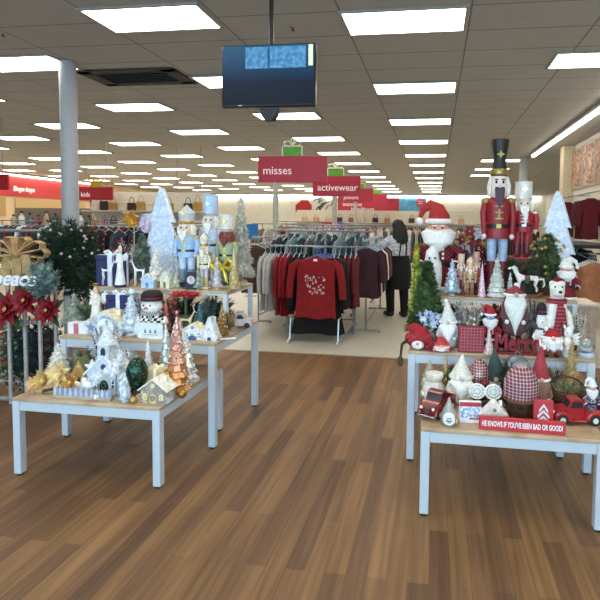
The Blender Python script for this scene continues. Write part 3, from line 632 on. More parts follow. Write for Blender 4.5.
def quadruped(h, L_, neck_up=.35, head_len=.2, leg=.5, thick=1., tail=.0, low_head=False):
    # facing -X ; returns skin
    b = h*leg; t = thick
    hx = -L_*.5-(.05 if low_head else .08)*L_
    vs = [(L_*.32, 0, b+.1*h), (0, 0, b+.07*h), (-L_*.3, 0, b+.1*h), (-L_*.42, 0, b+neck_up*.55*h), (hx, 0, b+neck_up*h), (hx-head_len*L_, 0, b+(neck_up-.07)*h), (L_*.42, 0, b+.1*h)]
    es = [(0, 1), (1, 2), (2, 3), (3, 4), (4, 5), (0, 6)]; q = .085*L_*t
    rd = [q*1.25, q*1.1, q*1.35, q*.85, q*.75, q*.42, q*.7]
    for s in (-1, 1):
        i = len(vs); vs += [(L_*.35, s*q*.9, b*.95), (L_*.3, s*q*1.05, b*.62), (L_*.39, s*q*1.05, b*.36), (L_*.36, s*q*1.05, .012)]; es += [(0, i), (i, i+1), (i+1, i+2), (i+2, i+3)]; rd += [q*.8, q*.5, q*.3, q*.27]
        i = len(vs); vs += [(-L_*.3, s*q*.9, b*.9), (-L_*.31, s*q*1.0, b*.48), (-L_*.3, s*q*1.0, .012)]; es += [(2, i), (i, i+1), (i+1, i+2)]; rd += [q*.7, q*.35, q*.27]
    return skin(vs, es, rd, 2, 1), (hx, b+neck_up*h, q)
def deer(loc, h, w, label, col='ece8e2', face=-1, group='reindeer figures', antler='e8e0d0', metal=0., rz=0.):
    bh = h*.74; t = thing('reindeer_figure', label, 'reindeer', loc, rz+(0 if face < 0 else pi), group); L_ = w*.85
    s, (hx, hz, q) = quadruped(bh, L_, .42, .2, .52, .85); part(t, 'body', s, M(col, .5, metal, var=.06), ang=80)
    for sg in (-1, 1):
        part(t, 'ear', MB().leaf((hx, sg*q*.4, hz+q*.4), (.1, sg, .5), q*1.3, q*.6, (1, 0, 0)), M(col, .5, metal))
        a = MB(); y = sg*q*.3; a.tube([(hx+q*.2, y, hz+q*.5), (hx+q*.9, y*3, hz+(h-hz)*.4), (hx+q*.7, y*5, hz+(h-hz)*.75), (hx, y*5.5, h)], [q*.16, q*.14, q*.12, q*.05], 6).tube([(hx+q*.85, y*3, hz+(h-hz)*.4), (hx-q*.1, y*3.4, hz+(h-hz)*.66)], [q*.12, q*.04], 6).tube([(hx+q*.7, y*5, hz+(h-hz)*.7), (hx+q*1.5, y*5.4, hz+(h-hz)*.92)], [q*.1, q*.04], 6); part(t, 'antler', a, M(antler, .5, metal))
    part(t, 'tail', MB().ball((L_*.47, 0, bh*.66), (q*.5, q*.35, q*.6), 8, 6), M(col, .6)); part(t, 'collar', MB().tube([(-L_*.4+q*.2*sin(a*pi/6), q*.95*cos(a*pi/6), bh*.74+q*.9*sin(a*pi/6)*.5) for a in range(12)], q*.14, 6, True), M('b89a60', .4, .5)); return t
def angel(loc, h, w, label, robe='eef0f2', wing='f6f6f4', hair='d8b878', group='angel figures', hem=None, halo=True):
    t = thing('angel_figure', label, 'angel', loc, 0, group); k = w/2; Z = lambda f: f*h
    part(t, 'robe', MB().lathe([(k*.7, 0), (k*.72, Z(.04)), (k*.4, Z(.4)), (k*.34, Z(.6)), (k*.42, Z(.7)), (k*.16, Z(.77))], 18, wob=lambda a, i: 1+.05*sin(a*9)), M(robe, .55, var=.06))
    if hem: part(t, 'hem', MB().lathe([(k*.74, Z(.0)), (k*.73, Z(.06))], 18), M(hem, .6))
    hd = part(t, 'head', MB().ball((0, 0, Z(.85)), (k*.22, k*.22, Z(.08)), 12, 9), M('e6c4a4', .5)); part(hd, 'hair', MB().ball((0, k*.06, Z(.865)), (k*.26, k*.24, Z(.085)), 12, 9), M(hair, .7))
    for s in (-1, 1):
        wg = MB()
        for i in range(6): wg.leaf((s*k*.12, k*.3, Z(.66)), (s*1, .1, 1.1-.42*i), k*(1.15-.1*i), k*.32, (0, 1, 0))
        part(t, 'wing', wg, M(wing, .6, var=.06)); part(t, 'arm', MB().tube([(s*k*.36, 0, Z(.68)), (s*k*.42, -k*.2, Z(.56)), (s*k*.08, -k*.42, Z(.58))], [k*.13, k*.13, k*.08], 8), M(robe, .55))
    if halo: part(t, 'halo', MB().tube([(k*.2*cos(a*pi/6), k*.2*sin(a*pi/6), Z(.985)) for a in range(12)], k*.03, 6, True), M('d8b860', .3, .8))
    return t
def lantern(loc, h, w, label, col='8c979c', group='lanterns'):
    t = thing('glass_lantern', label, 'lantern', loc, R.uniform(-.2, .2), group); x = w*.42; z1 = h*.72
    part(t, 'base', MB().box((0, 0, h*.03), (w*.95, w*.95, h*.06), .003), M(col, .4, .5))
    f = MB()
    for i in (-1, 1):
        for j in (-1, 1): f.box((i*x, j*x, h*.39), (w*.07, w*.07, h*.68))
        f.box((i*x, 0, z1), (w*.07, w*.9, w*.07)); f.box((0, i*x, z1), (w*.9, w*.07, w*.07))
    part(t, 'frame', f, M(col, .4, .5)); g = MB()
    for i in (-1, 1): g.box((i*x, 0, h*.39), (.003, w*.78, h*.62)).box((0, i*x, h*.39), (w*.78, .003, h*.62))
    part(t, 'glass', g, M('dfe8ea', .06, trans=.9, var=0)); part(t, 'candle', MB().lathe([(w*.16, h*.06), (w*.16, h*.36), (w*.03, h*.37), (.003, h*.41)], 14), M('f2ead8', .5))
    part(t, 'roof', MB().lathe([(w*.68, z1+w*.03), (w*.66, z1+w*.07), (w*.3, h*.9), (w*.12, h*.92)], 4, T=MX(rz=pi/4)), M(col, .4, .5)); part(t, 'ring', MB().tube([(w*.1*cos(a*pi/6), 0, h*.95+w*.1*sin(a*pi/6)) for a in range(12)], w*.015, 6, True), M(col, .4, .6)); return t
def pinecone(loc, h, w, label, c='5c3a26', top=None, rz=0., group='large pinecones', tp=None):
    t = thing('pinecone_decoration', label, 'pinecone', loc, rz, group); k = w/2; b = MB(); tp_ = MB()
    b.lathe([(k*.45, 0), (k*.75, h*.12), (k*.8, h*.4), (k*.5, h*.5)], 14)
    def sc(mb, f0, f1, n):
        for j in range(n):
            f = f0+(f1-f0)*j/(n-1); q = k*(.55+.42*sin(pi*min(1, f*.9+.12)))*(1 if f < .75 else 1-(f-.75)*2)
            for i in range(11):
                a = 2*pi*(i+.5*(j % 2))/11; mb.leaf((q*.72*cos(a), q*.72*sin(a), f*h), (cos(a), sin(a), .9), k*.42, k*.34, (cos(a), sin(a), -.5))
    sc(b, .03, .45 if top else .9, 5 if top else 10)
    part(t, 'scales', b, M(c, .75, var=.25, sc=30))
    if top:
        part(t, 'plaid_cover', MB().lathe([(k*.86, h*.38), (k*.98, h*.5), (k*.94, h*.72), (k*.7, h*.9), (k*.3, h*.985), (.004, h)], 20), M(top, .8, h2=(tp or 'e2d6d0'), pat='plaid', psc=55))
        part(t, 'cuff', MB().tube([(k*.9*cos(a*pi/10), k*.9*sin(a*pi/10), h*.4) for a in range(20)], k*.09, 7, True), M('7a4a30', .8, bump=.5, sc=70))
    return t
def blocksign(loc, h, w, label, col, rz=0., name='block_sign', cat='sign', d=.03, group=None):
    t = thing(name, label, cat, loc, rz, group); part(t, 'block', MB().box((0, 0, h/2), (w, d, h), .003), M(col, .5, var=.05)); return t

def spray_bush(loc, rx, h, n, label, c, c2, name='pine_bush', cat='artificial greenery', berries=None, nb=20, wd=.008, ln=.09, spread=1.25, per=26, pot=None, group=None, down=0.):
    t = thing(name, label, cat, loc, 0, group); b = MB(); br = MB(); s = MB()
    for k in range(n):
        a = R.uniform(0, 2*pi); ph = spread*math.sqrt(R.random()); f = R.uniform(.55, 1.05)
        d = Vector((sin(ph)*cos(a), sin(ph)*sin(a), cos(ph))); tip = Vector((d.x*rx*f*1.05, d.y*rx*f*.75, h*f*(cos(ph*.8)))); mid = tip*.5+Vector((0, 0, h*.08)); tip.z -= down*rx*abs(sin(ph))
        br.tube([(0, 0, 0), mid, tip], [.008, .006, .003], 5)
        for j in range(per):
            q = .25+.78*j/per; p = (Vector((0, 0, 0)).lerp(mid, q*2) if q < .5 else mid.lerp(tip, q*2-1)); dr = (tip-mid).normalized()
            for z in range(3): b.needle(p, dr*.7+Vector((R.uniform(-1, 1), R.uniform(-1, 1), R.uniform(-.9, 1))), ln*R.uniform(.6, 1.15), wd)
        if berries and k < nb: s.ball(tip+Vector((0, -.01, 0)), .013, 7, 5)
    part(t, 'foliage', b, M(c, .8, h2=c2, psc=2, var=.3, sc=25)); part(t, 'branch', br, M('3a2c20', .8))
    if berries: part(t, 'berry', s, M(berries, .5))
    if pot: part(t, 'pot', MB().lathe([(rx*.2, -.16), (rx*.28, 0), (rx*.3, .01), (rx*.24, .01)], 14), M(pot, .6))
    return t
def ball_ornament(loc, r, label, col, group='ball ornaments', metal=.6, rough=.25):
    t = thing('ball_ornament', label, 'ornament', loc, R.uniform(0, 6), group); part(t, 'ball', MB().ball((0, 0, r), r, 16, 11), M(col, rough, metal, var=.1)); part(t, 'cap', MB().lathe([(r*.22, r*1.95), (r*.22, r*2.12), (r*.08, r*2.16)], 10), M('c8b070', .3, .8)); return t
def rose_pick(loc, h, w, label, col, heart, n=5, group=None):
    t = thing('flower_pick', label, 'artificial flower', loc, 0, group); part(t, 'stem', MB().tube([(0, 0, 0), (0, 0, h*.7)], .006, 6).lathe([(.03, 0), (.025, .012)], 10), M('8a9088'))
    for k in range(n): a = k*2.4; q = w*.32*math.sqrt((k+.3)/n); flower(t, (q*cos(a), -.02+.01*sin(3*k), h-w*.4+q*sin(a)), w*.27, col, heart, 6, 3)
    return t
# ================================================================= LEFT TABLES
# --- low table
l, h, w = spot(56, 2.86, T1, 364, 42)
t = thing('leaf_spray', 'gold poinsettia leaf spray lying on the near left corner of the low table', 'artificial flower', l)
for k, (dx, dz, r, c) in enumerate(((-.3, .3, .5, 'cda25a'), (.12, .55, .55, 'e2c584'), (.42, .3, .42, 'b8853a'), (-.55, .15, .38, 'd8a878'))):
    flower(t, (dx*w, -.02, dz*h+.03), r*w*.62, c, 'f0dca0', 7, 2, metal=.25, nm_='leaf_cluster')
part(t, 'stem', MB().tube([(-w*.4, 0, .012), (0, .02, .03), (w*.4, 0, .012)], .01, 6), M('5a4a2c'))
l, h, w = spot(58, 3.12, T1, 342, 30); brush_tree(l, h, w, 'cream feather cone tree at the left end of the low table', 'ddd8cc', 'f0ece2', 1100)
l, h, w = spot(76, 3.2, T1, 352, 30)
t = thing('glitter_star', 'silver green glitter star on a stick behind the gold leaves', 'star ornament', l)
part(t, 'star', star_mb(w*.55, .03, 6).add([], []), M('8e9a8c', .3, .5, var=.3, sc=90)).location = (0, 0, h-w*.45); part(t, 'stand', MB().tube([(0, 0.02, .01), (0, .02, h*.6)], .007, 6).lathe([(.03, 0), (.028, .012)], 12), M('8a8a80', .4, .5))
l, h, w = spot(82, 3.02, T1, 356, 16); house(l, h, w, 'tiny gold and brown house between silver star and white star', 'c8a868', '6a6a48', door='5a4028', steep=.45)
l, h, w = spot(92, 2.97, T1, 361, 13)
t = thing('star_stake', 'white star on a slim stick beside the silver church', 'star ornament', l)
part(t, 'star', star_mb(w*.62, .018).add([], []), M('f2f4f6', .4)).location = (0, 0, h-w*.5); part(t, 'stick', MB().tube([(0, .01, .008), (0, .01, h*.7)], .005, 6), M('b8bcc0', .4, .4)); part(t, 'base', MB().lathe([(.025, 0), (.022, .01)], 12), M('d8dadc'))
for k, (u, lb) in enumerate(((75, 'plump white bird figure on the low table nearest the gold leaves'), (87, 'plump white bird figure on the low table beside the church wall'))):
    l, h, w = spot(u, 2.88, T1, 379, 14)
    t = thing('bird_figure', lb, 'bird', l, .3-.6*k, 'white bird figures'); part(t, 'body', MB().ball((0, 0, h*.42), (w*.5, w*.36, h*.42), 14, 9).ball((-w*.3, 0, h*.8), (w*.24, w*.22, h*.26), 12, 8).tube([(w*.4, 0, h*.5), (w*.75, 0, h*.72)], [w*.16, w*.06], 8), M('f0efec', .8)); part(t, 'beak', MB().tube([(-w*.5, 0, h*.8), (-w*.64, 0, h*.77)], [w*.06, .002], 6), M('c89a50')); 
    for s in (-1, 1): part(t, 'eye', MB().ball((-w*.42, s*w*.16, h*.86), w*.035, 6, 4), M('141414')); part(t, 'wing', MB().ball((w*.08, s*w*.34, h*.48), (w*.32, w*.08, h*.25), 10, 7), M('d8dce2', .8))
x0, x1 = xcol(54, 2.81, T1), xcol(112, 2.81, T1); n = 22
t = thing('picket_fence', 'low silver picket fence along the front edge of the silver village', 'toy fence', ((x0+x1)/2, 2.81, T1+.0006)); fb = MB()
part(t, 'base', MB().box((0, 0, .008), (x1-x0, .04, .016), .003), M('b0a48c', .7)); fb.box((0, 0, .03), (x1-x0, .006, .008)).box((0, 0, .05), (x1-x0, .006, .008))
part(t, 'rail', fb, M('a8b4cc', .35, .4)); 
for k in range(n):
    x = -(x1-x0)/2+(k+.5)*(x1-x0)/n; part(t, 'picket', MB().prism([(x-.008, .014), (x+.008, .014), (x+.008, .055), (x, .07), (x-.008, .055)], -.007, -.002), M('a4b2d2' if k % 2 else 'dfe4ee', .35, .4))
l, h, w = spot(110, 2.99, T1, 322, 42); house((l[0], l[1], l[2]), h*.56, w, 'silver white church with dark arched door and steeple on the low table', 'd4dae0', 'eceff2', d=w*.55, door='1e2230', steep=.5, steeple=True, win='3a4256')
for u, vt, wp, Y, lb in ((122, 352, 16, 2.9, 'small frosted silver tree right of the church'), (97, 356, 14, 3.14, 'small frosted silver tree behind the white star'), (125, 372, 14, 2.81, 'short frosted silver tree at the table front beside the church')):
    l, h, w = spot(u, Y, T1, vt, wp); brush_tree(l, h, w, lb, 'c8d2dc', 'f4f6f8', 500, 'e4e6ea', 'frosted silver trees', metal=.3, rough=.4)
l, h, w = spot(137, 2.95, T1, 357, 21); ornament(l, h, w, 'green mosaic glass globe on dark stand on the low table', '1f6a4c', '0c2a20', psc=45, base='2a2018')
l, h, w = spot(158, 2.86, T1, 376, 31); house(l, h, w, 'clear glass house with gold edges at the front right of the low table', 'f8f6f0', 'f4f0e2', d=w*.7, door='d8c088', steep=.45, glass=True, win='f4e6b8', trim='d8b868')
l, h, w = spot(143, 2.81, T1, 381, 14)
t = thing('wire_star', 'pale gold wire star lying at the table edge by the clear house', 'star ornament', l); wb = MB()
P = [((.5 if k % 2 == 0 else .2)*w*sin(pi*k/5), (.5 if k % 2 == 0 else .2)*w*cos(pi*k/5)+w*.43) for k in range(10)]
wb.tube([(a, -.012, b) for a, b in P], .004, 6, True).tube([(a, .012, b) for a, b in P], .004, 6, True); part(t, 'wire', wb, M('e6d49a', .3, .6)); part(t, 'glow_bulb', MB().ball((0, 0, w*.43), w*.12, 10, 7), M('f6ecc8', .4))
l, h, w = spot(159, 3.02, T1, 352, 20)
giftbox(l, h*.62, w, 'gold mesh gift box behind the clear glass house', 'cdb280', 'f2e6c4', group='gift boxes')
l, h, w = spot(167, 2.97, T1, 372, 14); ornament(l, h, w, 'small amber glass ball under the rose gold tree', 'a87a34', 'd8b25c', psc=70, base='8a6430', metal=.6)
l, h, w = spot(177, 3.05, T1, 313, 28); glass_tree(l, h, w, 'tall rose pink and gold glass tree on the right end of the low table', 'b07a2c', 'e6a8a4', .55, .25, 11)
l, h, w = spot(187, 3.22, T1, 335, 24); glass_tree(l, h, w, 'silver glass tree just behind the rose gold tree', 'dfe0dc', None, .7, .25, 9)
l, h, w = spot(166, 3.24, T1, 322, 18); glass_tree(l, h, w, 'slim silver glass tree left of the rose gold tree', 'd2dcda', None, .7, .25, 9)
l, h, w = spot(148, 3.1, T1, 340, 13); brush_tree(l, h, w, 'thin white cone tree behind the green globe', 'eef2f4', None, 350)
l, h, w = spot(116, 3.2, T1, 335, 22); brush_tree(l, h, w, 'white glitter tree behind the silver church', 'e2e6ea', 'ffffff', 700, metal=.2)
# --- tall table, front row
l, h, w = spot(82, 3.42, T2, 322, 24); t = blocksign(l, h, w, 'white box with a pink stripe near the left corner of the tall table', 'f0ecec', name='stripe_box', cat='box', d=.08); part(t, 'stripe', MB().box((-w*.1, -.042, h*.5), (w*.2, .004, h*.9)), M('c46a78'))
l, h, w = spot(92, 3.37, T2, 324, 18)
t = thing('star_cluster', 'silver open star leaning by the snowy cottage', 'star ornament', l)
part(t, 'star', star_mb(w*.55, .02).add([], []), M('dfe4ea', .35, .4)).location = (0, 0, w*.47); part(t, 'inner_star', star_mb(w*.28, .024).add([], []), M('8a94a4', .4, .3)).location = (0, -.003, w*.47)
l, h, w = spot(109, 3.46, T2, 309, 44); house(l, h, w, 'snowy cottage with pale cream roof on the tall left table', 'dfe6ee', 'efe6c2', d=.14, door='8892a2', steep=.5, win='a8b4c4')
l, h, w = spot(106, 3.36, T2, 333, 18)
t = thing('round_clock', 'round white faced ornament in front of the snowy cottage', 'ornament', l); part(t, 'face', MB().lathe([(w*.5, -.012), (w*.5, .012)], 20, T=MX((0, 0, w*.52), pi/2)), M('f4f6f8', .4)); part(t, 'rim', MB().tube([(w*.5*cos(a*pi/10), -.004, w*.52+w*.5*sin(a*pi/10)) for a in range(20)], w*.06, 6, True), M('c4ccd8', .3, .5)); part(t, 'stand', MB().box((0, .004, .005), (w*.5, .04, .01), .002), M('c4ccd8'))
l, h, w = spot(131, 3.44, T2, 291, 25); brush_tree(l, h, w, 'tall silver white tree left of the black hatted snowman', 'd4dce6', 'f4f6fa', 1200, 'e0e4ea', metal=.25, rough=.4, star='e8e8ec')
l, h, w = spot(152, 3.5, T2, 290, 31); snowman(l, h, w, 'snowman with black bowler hat and checked scarf on the left table', '1a1216', 'e2e0de', .7, body='e8e6e2', bp='1c1c20')
l, h, w = spot(151, 3.375, T2, 323, 27)
t = blocksign(l, h, w, 'small white framed sign showing three little trees', 'e4f0f2', d=.02); part(t, 'frame', MB().box((0, -.008, h*.03), (w, .012, h*.06)).box((0, -.008, h*.97), (w, .012, h*.06)).box((-w*.48, -.008, h/2), (w*.04, .012, h)).box((w*.48, -.008, h/2), (w*.04, .012, h)), M('f6f8f8'))
for k in (-1, 0, 1): part(t, 'tree_motif', MB().prism([(k*w*.2-.008, h*.36), (k*w*.2+.008, h*.36), (k*w*.2, h*.62)], -.014, -.009), M('5a6a68'))
part(t, 'motif_line', MB().box((0, -.011, h*.24), (w*.6, .003, .003)), M('8a9a9c'))
l, h, w = spot(166, 3.54, T2, 300, 14); brush_tree(l, h, w, 'coral red berry cone tree right of the snowman', 'b8564a', 'd88a78', 420, rough=.5)
l, h, w = spot(195, 3.42, T2, 322, 24); t = house(l, h, w, 'white chalet with cream roof and blue oval plaque', 'eef0f0', 'eee2bc', d=.09, door='dfe6ee', steep=.42, win='8a9cac'); part(t, 'plaque', MB().lathe([(w*.16, -.004), (w*.16, .004)], 16, sx=1.2, sy=.7, T=MX((0, -.046, h*.1), pi/2)), M('4a5c8c', .4))
l, h, w = spot(211, 3.4, T2, 316, 16); house(l, h, w, 'narrow white A-frame house with purple door', 'f2f2f6', 'e2e6ea', d=.07, door='4a3a9a', steep=.8, win='b8c4d8')
l, h, w = spot(222, 3.56, T2, 304, 15); glass_tree(l, h, w, 'bronze gold cone tree beside the purple door house', '7a5a2a', 'a8804a', .5, .4, 8)
l, h, w = spot(240, 3.85, T2, 312, 24)
t = thing('toy_car', 'small rounded white and pink toy car at the right end of the left table', 'toy car', l, .25)
part(t, 'body', MB().prism([(w*a, h*b) for a, b in ((-.5, .2), (-.5, .42), (-.42, .55), (-.26, .6), (-.16, .9), (0, 1), (.14, .95), (.28, .62), (.44, .52), (.5, .36), (.5, .2))], -w*.24, w*.24), M('d8ccd0', .3, coat=.5), ang=25)
for x in (-.3, .3):
    for y in (-.22, .22): part(t, 'wheel', MB().lathe([(w*.1, -.012), (w*.13, 0), (w*.1, .012)], 16, T=MX((x*w, y*w, w*.13), pi/2)), M('2a2426'))
for y in (-.245, .245): part(t, 'side_window', MB().prism([(w*-.12, h*.62), (w*.2, h*.62), (w*.1, h*.88), (w*-.05, h*.88)], y*w-.002, y*w+.002), M('40424c', .15))
part(t, 'roof_rack', MB().box((0, 0, h*1.03), (w*.3, w*.3, h*.06), .003), M('b8a898'))
l, h, w = spot(186, 3.5, T2, 300, 18); deer(l, h, w, 'pale gold reindeer standing behind the white chalet', 'd8cca0', 1, metal=.3)
l, h, w = spot(200, 3.57, T2, 303, 20); brush_tree(l, h, w, 'teal bottle brush tree behind the white chalet', '3a6a70', '5c8a8c', 500)
l, h, w = spot(186, 3.58, T2, 291, 30)
t = thing('potted_poinsettia', 'red poinsettia in a pot in front of the left riser', 'potted plant', l); part(t, 'pot', MB().lathe([(w*.2, 0), (w*.28, h*.4), (w*.3, h*.42), (w*.24, h*.42)], 16), M('6a6660')); part(t, 'stem', MB().tube([(0, 0, h*.4), (0, 0, h*.85)], .012, 6), M('3a5a30'))
for dx in (-.3, 0, .3): flower(t, (dx*w, -.015, h*.9-.02*abs(dx)), w*.3, 'a81a22', up=(0, -.35, 1))
l, h, w = spot(248, 3.95, T2, 316, 7)
t = thing('candle_jar', 'small white candle jar at the back right of the left table', 'candle', l); part(t, 'jar', MB().lathe([(w*.5, 0), (w*.55, h*.7), (w*.4, h*.8), (w*.4, h*.84)], 14), M('eeeeec', .3)); part(t, 'lid', MB().lathe([(w*.44, h*.84), (w*.44, h*.97), (w*.1, h)], 14), M('c8c0b0', .4, .4))
l, h, w = spot(228, 3.44, T2, 336, 16)
t = thing('tag_stick', 'thin white wand lying at the right edge of the tall left table', 'stick', l, .5); part(t, 'stick', MB().box((0, 0, .006), (w, .012, .01), .003), M('f0efe8')); part(t, 'tip', MB().ball((w*.5, 0, .009), .009, 8, 6), M('c8b070'))
# --- left corner of the tall table
l, h, w = spot(74, 3.56, T2, 292, 30); brush_tree(l, h, w, 'grey green pampas spray tree at the left corner of the tall table', '8a9486', 'b4b8a8', 900, droop=-.3, ln=.2)
l, h, w = spot(96, 3.52, T2, 283, 22); angel(l, h, w, 'gold haired angel with white wings by the navy boxes', 'ece6dc', 'f4f0ea', 'c8964a')
# navy gift boxes stand on riser's left part
l, h, w = spot(113, 3.74, T3, 255, 30); giftbox(l, h, w, 'navy blue gift box with wide white bow on the left riser', '1c2050', 'dfe2ea', d=.1, rz=.1)
l, h, w = spot(114, 3.5, T2, 296, 30)
giftbox((l[0], 3.575, l[2]), h, w*.9, 'deep navy gift box with white ribbon standing in front of the left riser', '20245c', 'e8ebf2', d=.06)
# --- riser
l, h, w = spot(107, 3.655, T3, 250, 15); deer(l, h, w, 'white reindeer facing right in front of the navy box', 'eef0f4', 1)
l, h, w = spot(139, 3.68, T3, 249, 16); deer(l, h, w, 'white reindeer facing left beside the little lit house', 'e8eaf0', -1)
l, h, w = spot(120, 3.655, T3, 243, 15); angel(l, h, w, 'slim white angel with dark hem between two white reindeer', 'f0f2f4', 'e4e8ee', 'e8e4dc', hem='20223a')
l, h, w = spot(149, 3.66, T3, 273, 15); house(l, h, w, 'little pale blue house between reindeer and cream tree', 'c4d8ee', 'f0ece0', d=.06, door='8ab0da', steep=.4, win='9cc0e8')
l, h, w = spot(156, 3.84, T3, 247, 22); brush_tree(l, h, w, 'fluffy cream cone tree on the left riser in front of flat tree', 'e0dcd6', 'f4f0ea', 900)
l, h, w = spot(166, 3.67, T3, 270, 11); house(l, h, w, 'tiny cream house with green wreath on the left riser', 'e8e2c8', 'd8dcd0', d=.05, door='6a8a6a', steep=.45)
l, h, w = spot(176, 3.68, T3, 271, 9); brush_tree(l, h, w, 'tiny cream and green tree beside the wreath house', 'b8bca0', 'e8e4d0', 260)
l, h, w = spot(163, 4.05, T3, 187, 44); flat_tree(l, h, w, 'large pale blue cut-out tree at the back of the left riser', 'c4d2e4')
l, h, w = spot(187, 3.84, T3, 205, 27); nutcracker(l, h, w, 'silver blue nutcracker with gold topped crown on the left riser', 'a8c8ea', 'c8dcf0', 'c8ccd2', 'f0ece0', '8090a0', 'e8d0b8', 'd8b868', 'crown', base='20242c')
l, h, w = spot(211, 4.0, T3, 195, 25); nutcracker(l, h, w, 'white nutcracker with tall pale blue hat at the back of the left riser', 'd4dcea', 'e8ecf2', 'b4cce6', 'eeeae4', 'a8b0bc', 'e6d4c4', 'c8ccd4', 'round', base='c8ccd2')
l, h, w = spot(204, 3.72, T3, 233, 14); nutcracker(l, h, w, 'short cream and gold nutcracker between the two blue ones', 'e4dcc4', 'd8d0e0', 'e8e2d0', 'f2eee4', 'c8b888', 'e6ccb0', 'c8a858', 'crown', base='d8cca8')
l, h, w = spot(227, 3.83, T3, 214, 23); t = nutcracker(l, h, w, 'grey green nutcracker with big gold bow and dark red face on the left riser', '9ca88c', '8c9a84', 'e6e2da', '7c3c3a', '6a7a5a', '9c4a44', 'd8c060', 'round', base='b8b090')
b = MB()
for s in (-1, 1): b.tube([(0, -w*.5, h*.3), (s*w*.3, -w*.55, h*.4), (s*w*.5, -w*.55, h*.34), (s*w*.35, -w*.55, h*.27), (0, -w*.5, h*.3)], [w*.06, w*.1, w*.11, w*.1, w*.06], 8).tube([(0, -w*.5, h*.3), (s*w*.14, -w*.55, h*.2), (s*w*.2, -w*.55, h*.1)], [w*.06, w*.07, w*.05], 7)
part(t, 'bow', b, M('d8bc3c', .3, .5))
l, h, w = spot(241, 3.97, T3, 193, 30); brush_tree(l, h, w, 'very tall thin champagne cone tree at the right end of the left riser', 'b8b4a4', 'dcd8cc', 2600, 'c8b890', metal=.2, rough=.5)
l, h, w = spot(192, 3.66, T3, 272, 13)
t = thing('mantel_clock', 'small pinkish clock in a black case on the left riser front', 'clock', l); part(t, 'case', MB().prism([(-w/2, 0), (w/2, 0), (w/2, h*.6), (w*.25, h), (-w*.25, h), (-w/2, h*.6)], -.015, .02), M('1c1c20', .4)); f = part(t, 'clock_face', MB().lathe([(w*.32, -.003), (w*.32, .003)], 18, T=MX((0, -.017, h*.55), pi/2)), M('d8c8cc', .4)); part(f, 'hand', MB().box((0, -.021, h*.62), (.003, .002, h*.2)).box((w*.08, -.021, h*.55), (w*.18, .002, .003)), M('202024'))
l, h, w = spot(142, 4.0, T3, 232, 24); pine(l, h, w, 'grey green little pine at the back of left riser', '56685a', '7c8c7a', 420, pot='8a8478')
l, h, w = spot(149, 4.12, T3, 213, 20)
t = thing('round_plaque', 'pink and white round plaque beside the pale blue cut-out tree', 'plaque', l); part(t, 'disc', MB().lathe([(w*.5, -.01), (w*.5, .01)], 24, T=MX((0, 0, h-w*.5), pi/2)), M('d8d4e4', .5, h2='b890b0', psc=2)); part(t, 'easel', MB().tube([(-w*.3, 0, .005), (0, .015, h-w*.6)], .006, 6).tube([(w*.3, 0, .005), (0, .015, h-w*.6)], .006, 6), M('a89878'))
l, h, w = spot(133, 4.1, T3, 212, 18)
t = thing('gold_bow_pick', 'orange gold ribbon bow on a tall pick at the back of the left riser', 'bow', l); b = MB()
for k in range(6):
    a = k*pi/3+.3; b.tube([(0, 0, h-w*.4), (w*.3*cos(a-.3), -.02, h-w*.4+w*.3*sin(a-.3)), (w*.5*cos(a), -.03, h-w*.4+w*.45*sin(a)), (w*.3*cos(a+.3), -.02, h-w*.4+w*.3*sin(a+.3)), (0, 0, h-w*.4)], [.006, .014, .018, .014, .006], 6)
part(t, 'bow', b, M('c08a34', .4, .3)); part(t, 'stick', MB().tube([(0, .02, .01), (0, .02, h-w*.4)], .005, 6), M('a8a878')); part(t, 'base', MB().lathe([(.03, 0), (.026, .012)], 12), M('a8986c'))

# ================================================================= WREATH STAND at far left
sY = 3.85
xs = [xcol(u, sY, .6) for u in (9, 25, 40, 56)]
t = thing('wreath_rack', 'white metal floor rack with upright bars holding greenery at far left', 'display rack', ((xs[0]+xs[-1])/2-.1, sY, 0)); ox = t.location.x
part(t, 'base', MB().tube([(xs[0]-ox-.5, 0, .04), (xs[-1]-ox, 0, .04)], .018, 8).tube([(xs[0]-ox-.5, .4, .04), (xs[-1]-ox, .4, .04)], .018, 8), M('a8acb0', .4, .5))
for x in xs: part(t, 'upright', MB().tube([(x-ox, 0, .0), (x-ox, 0, 1.12)], .017, 10), M('b8b4ac', .45, .3))
for x in (xs[0]-.5, xs[-1]): part(t, 'side_bar', MB().tube([(x-ox, 0, .04), (x-ox, .4, .04), (x-ox, .4, 1.5), (x-ox, .38, 1.52)], .016, 8), M('8a8a88', .45, .4))
part(t, 'shelf', MB().box(((xs[0]+xs[-1])/2-ox-.25, .2, 1.13), (xs[-1]-xs[0]+.62, .42, .02), .004), M('3a3a3a', .6)); part(t, 'rail', MB().tube([(xs[0]-ox-.5, 0, .72), (xs[-1]-ox, 0, .72)], .012, 8), M('a8acb0', .4, .5)); part(t, 'top_bar', MB().tube([(xs[0]-ox-.5, .4, 1.5), (xs[-1]-ox, .4, 1.5)], .014, 8), M('8a8a88', .4, .4))
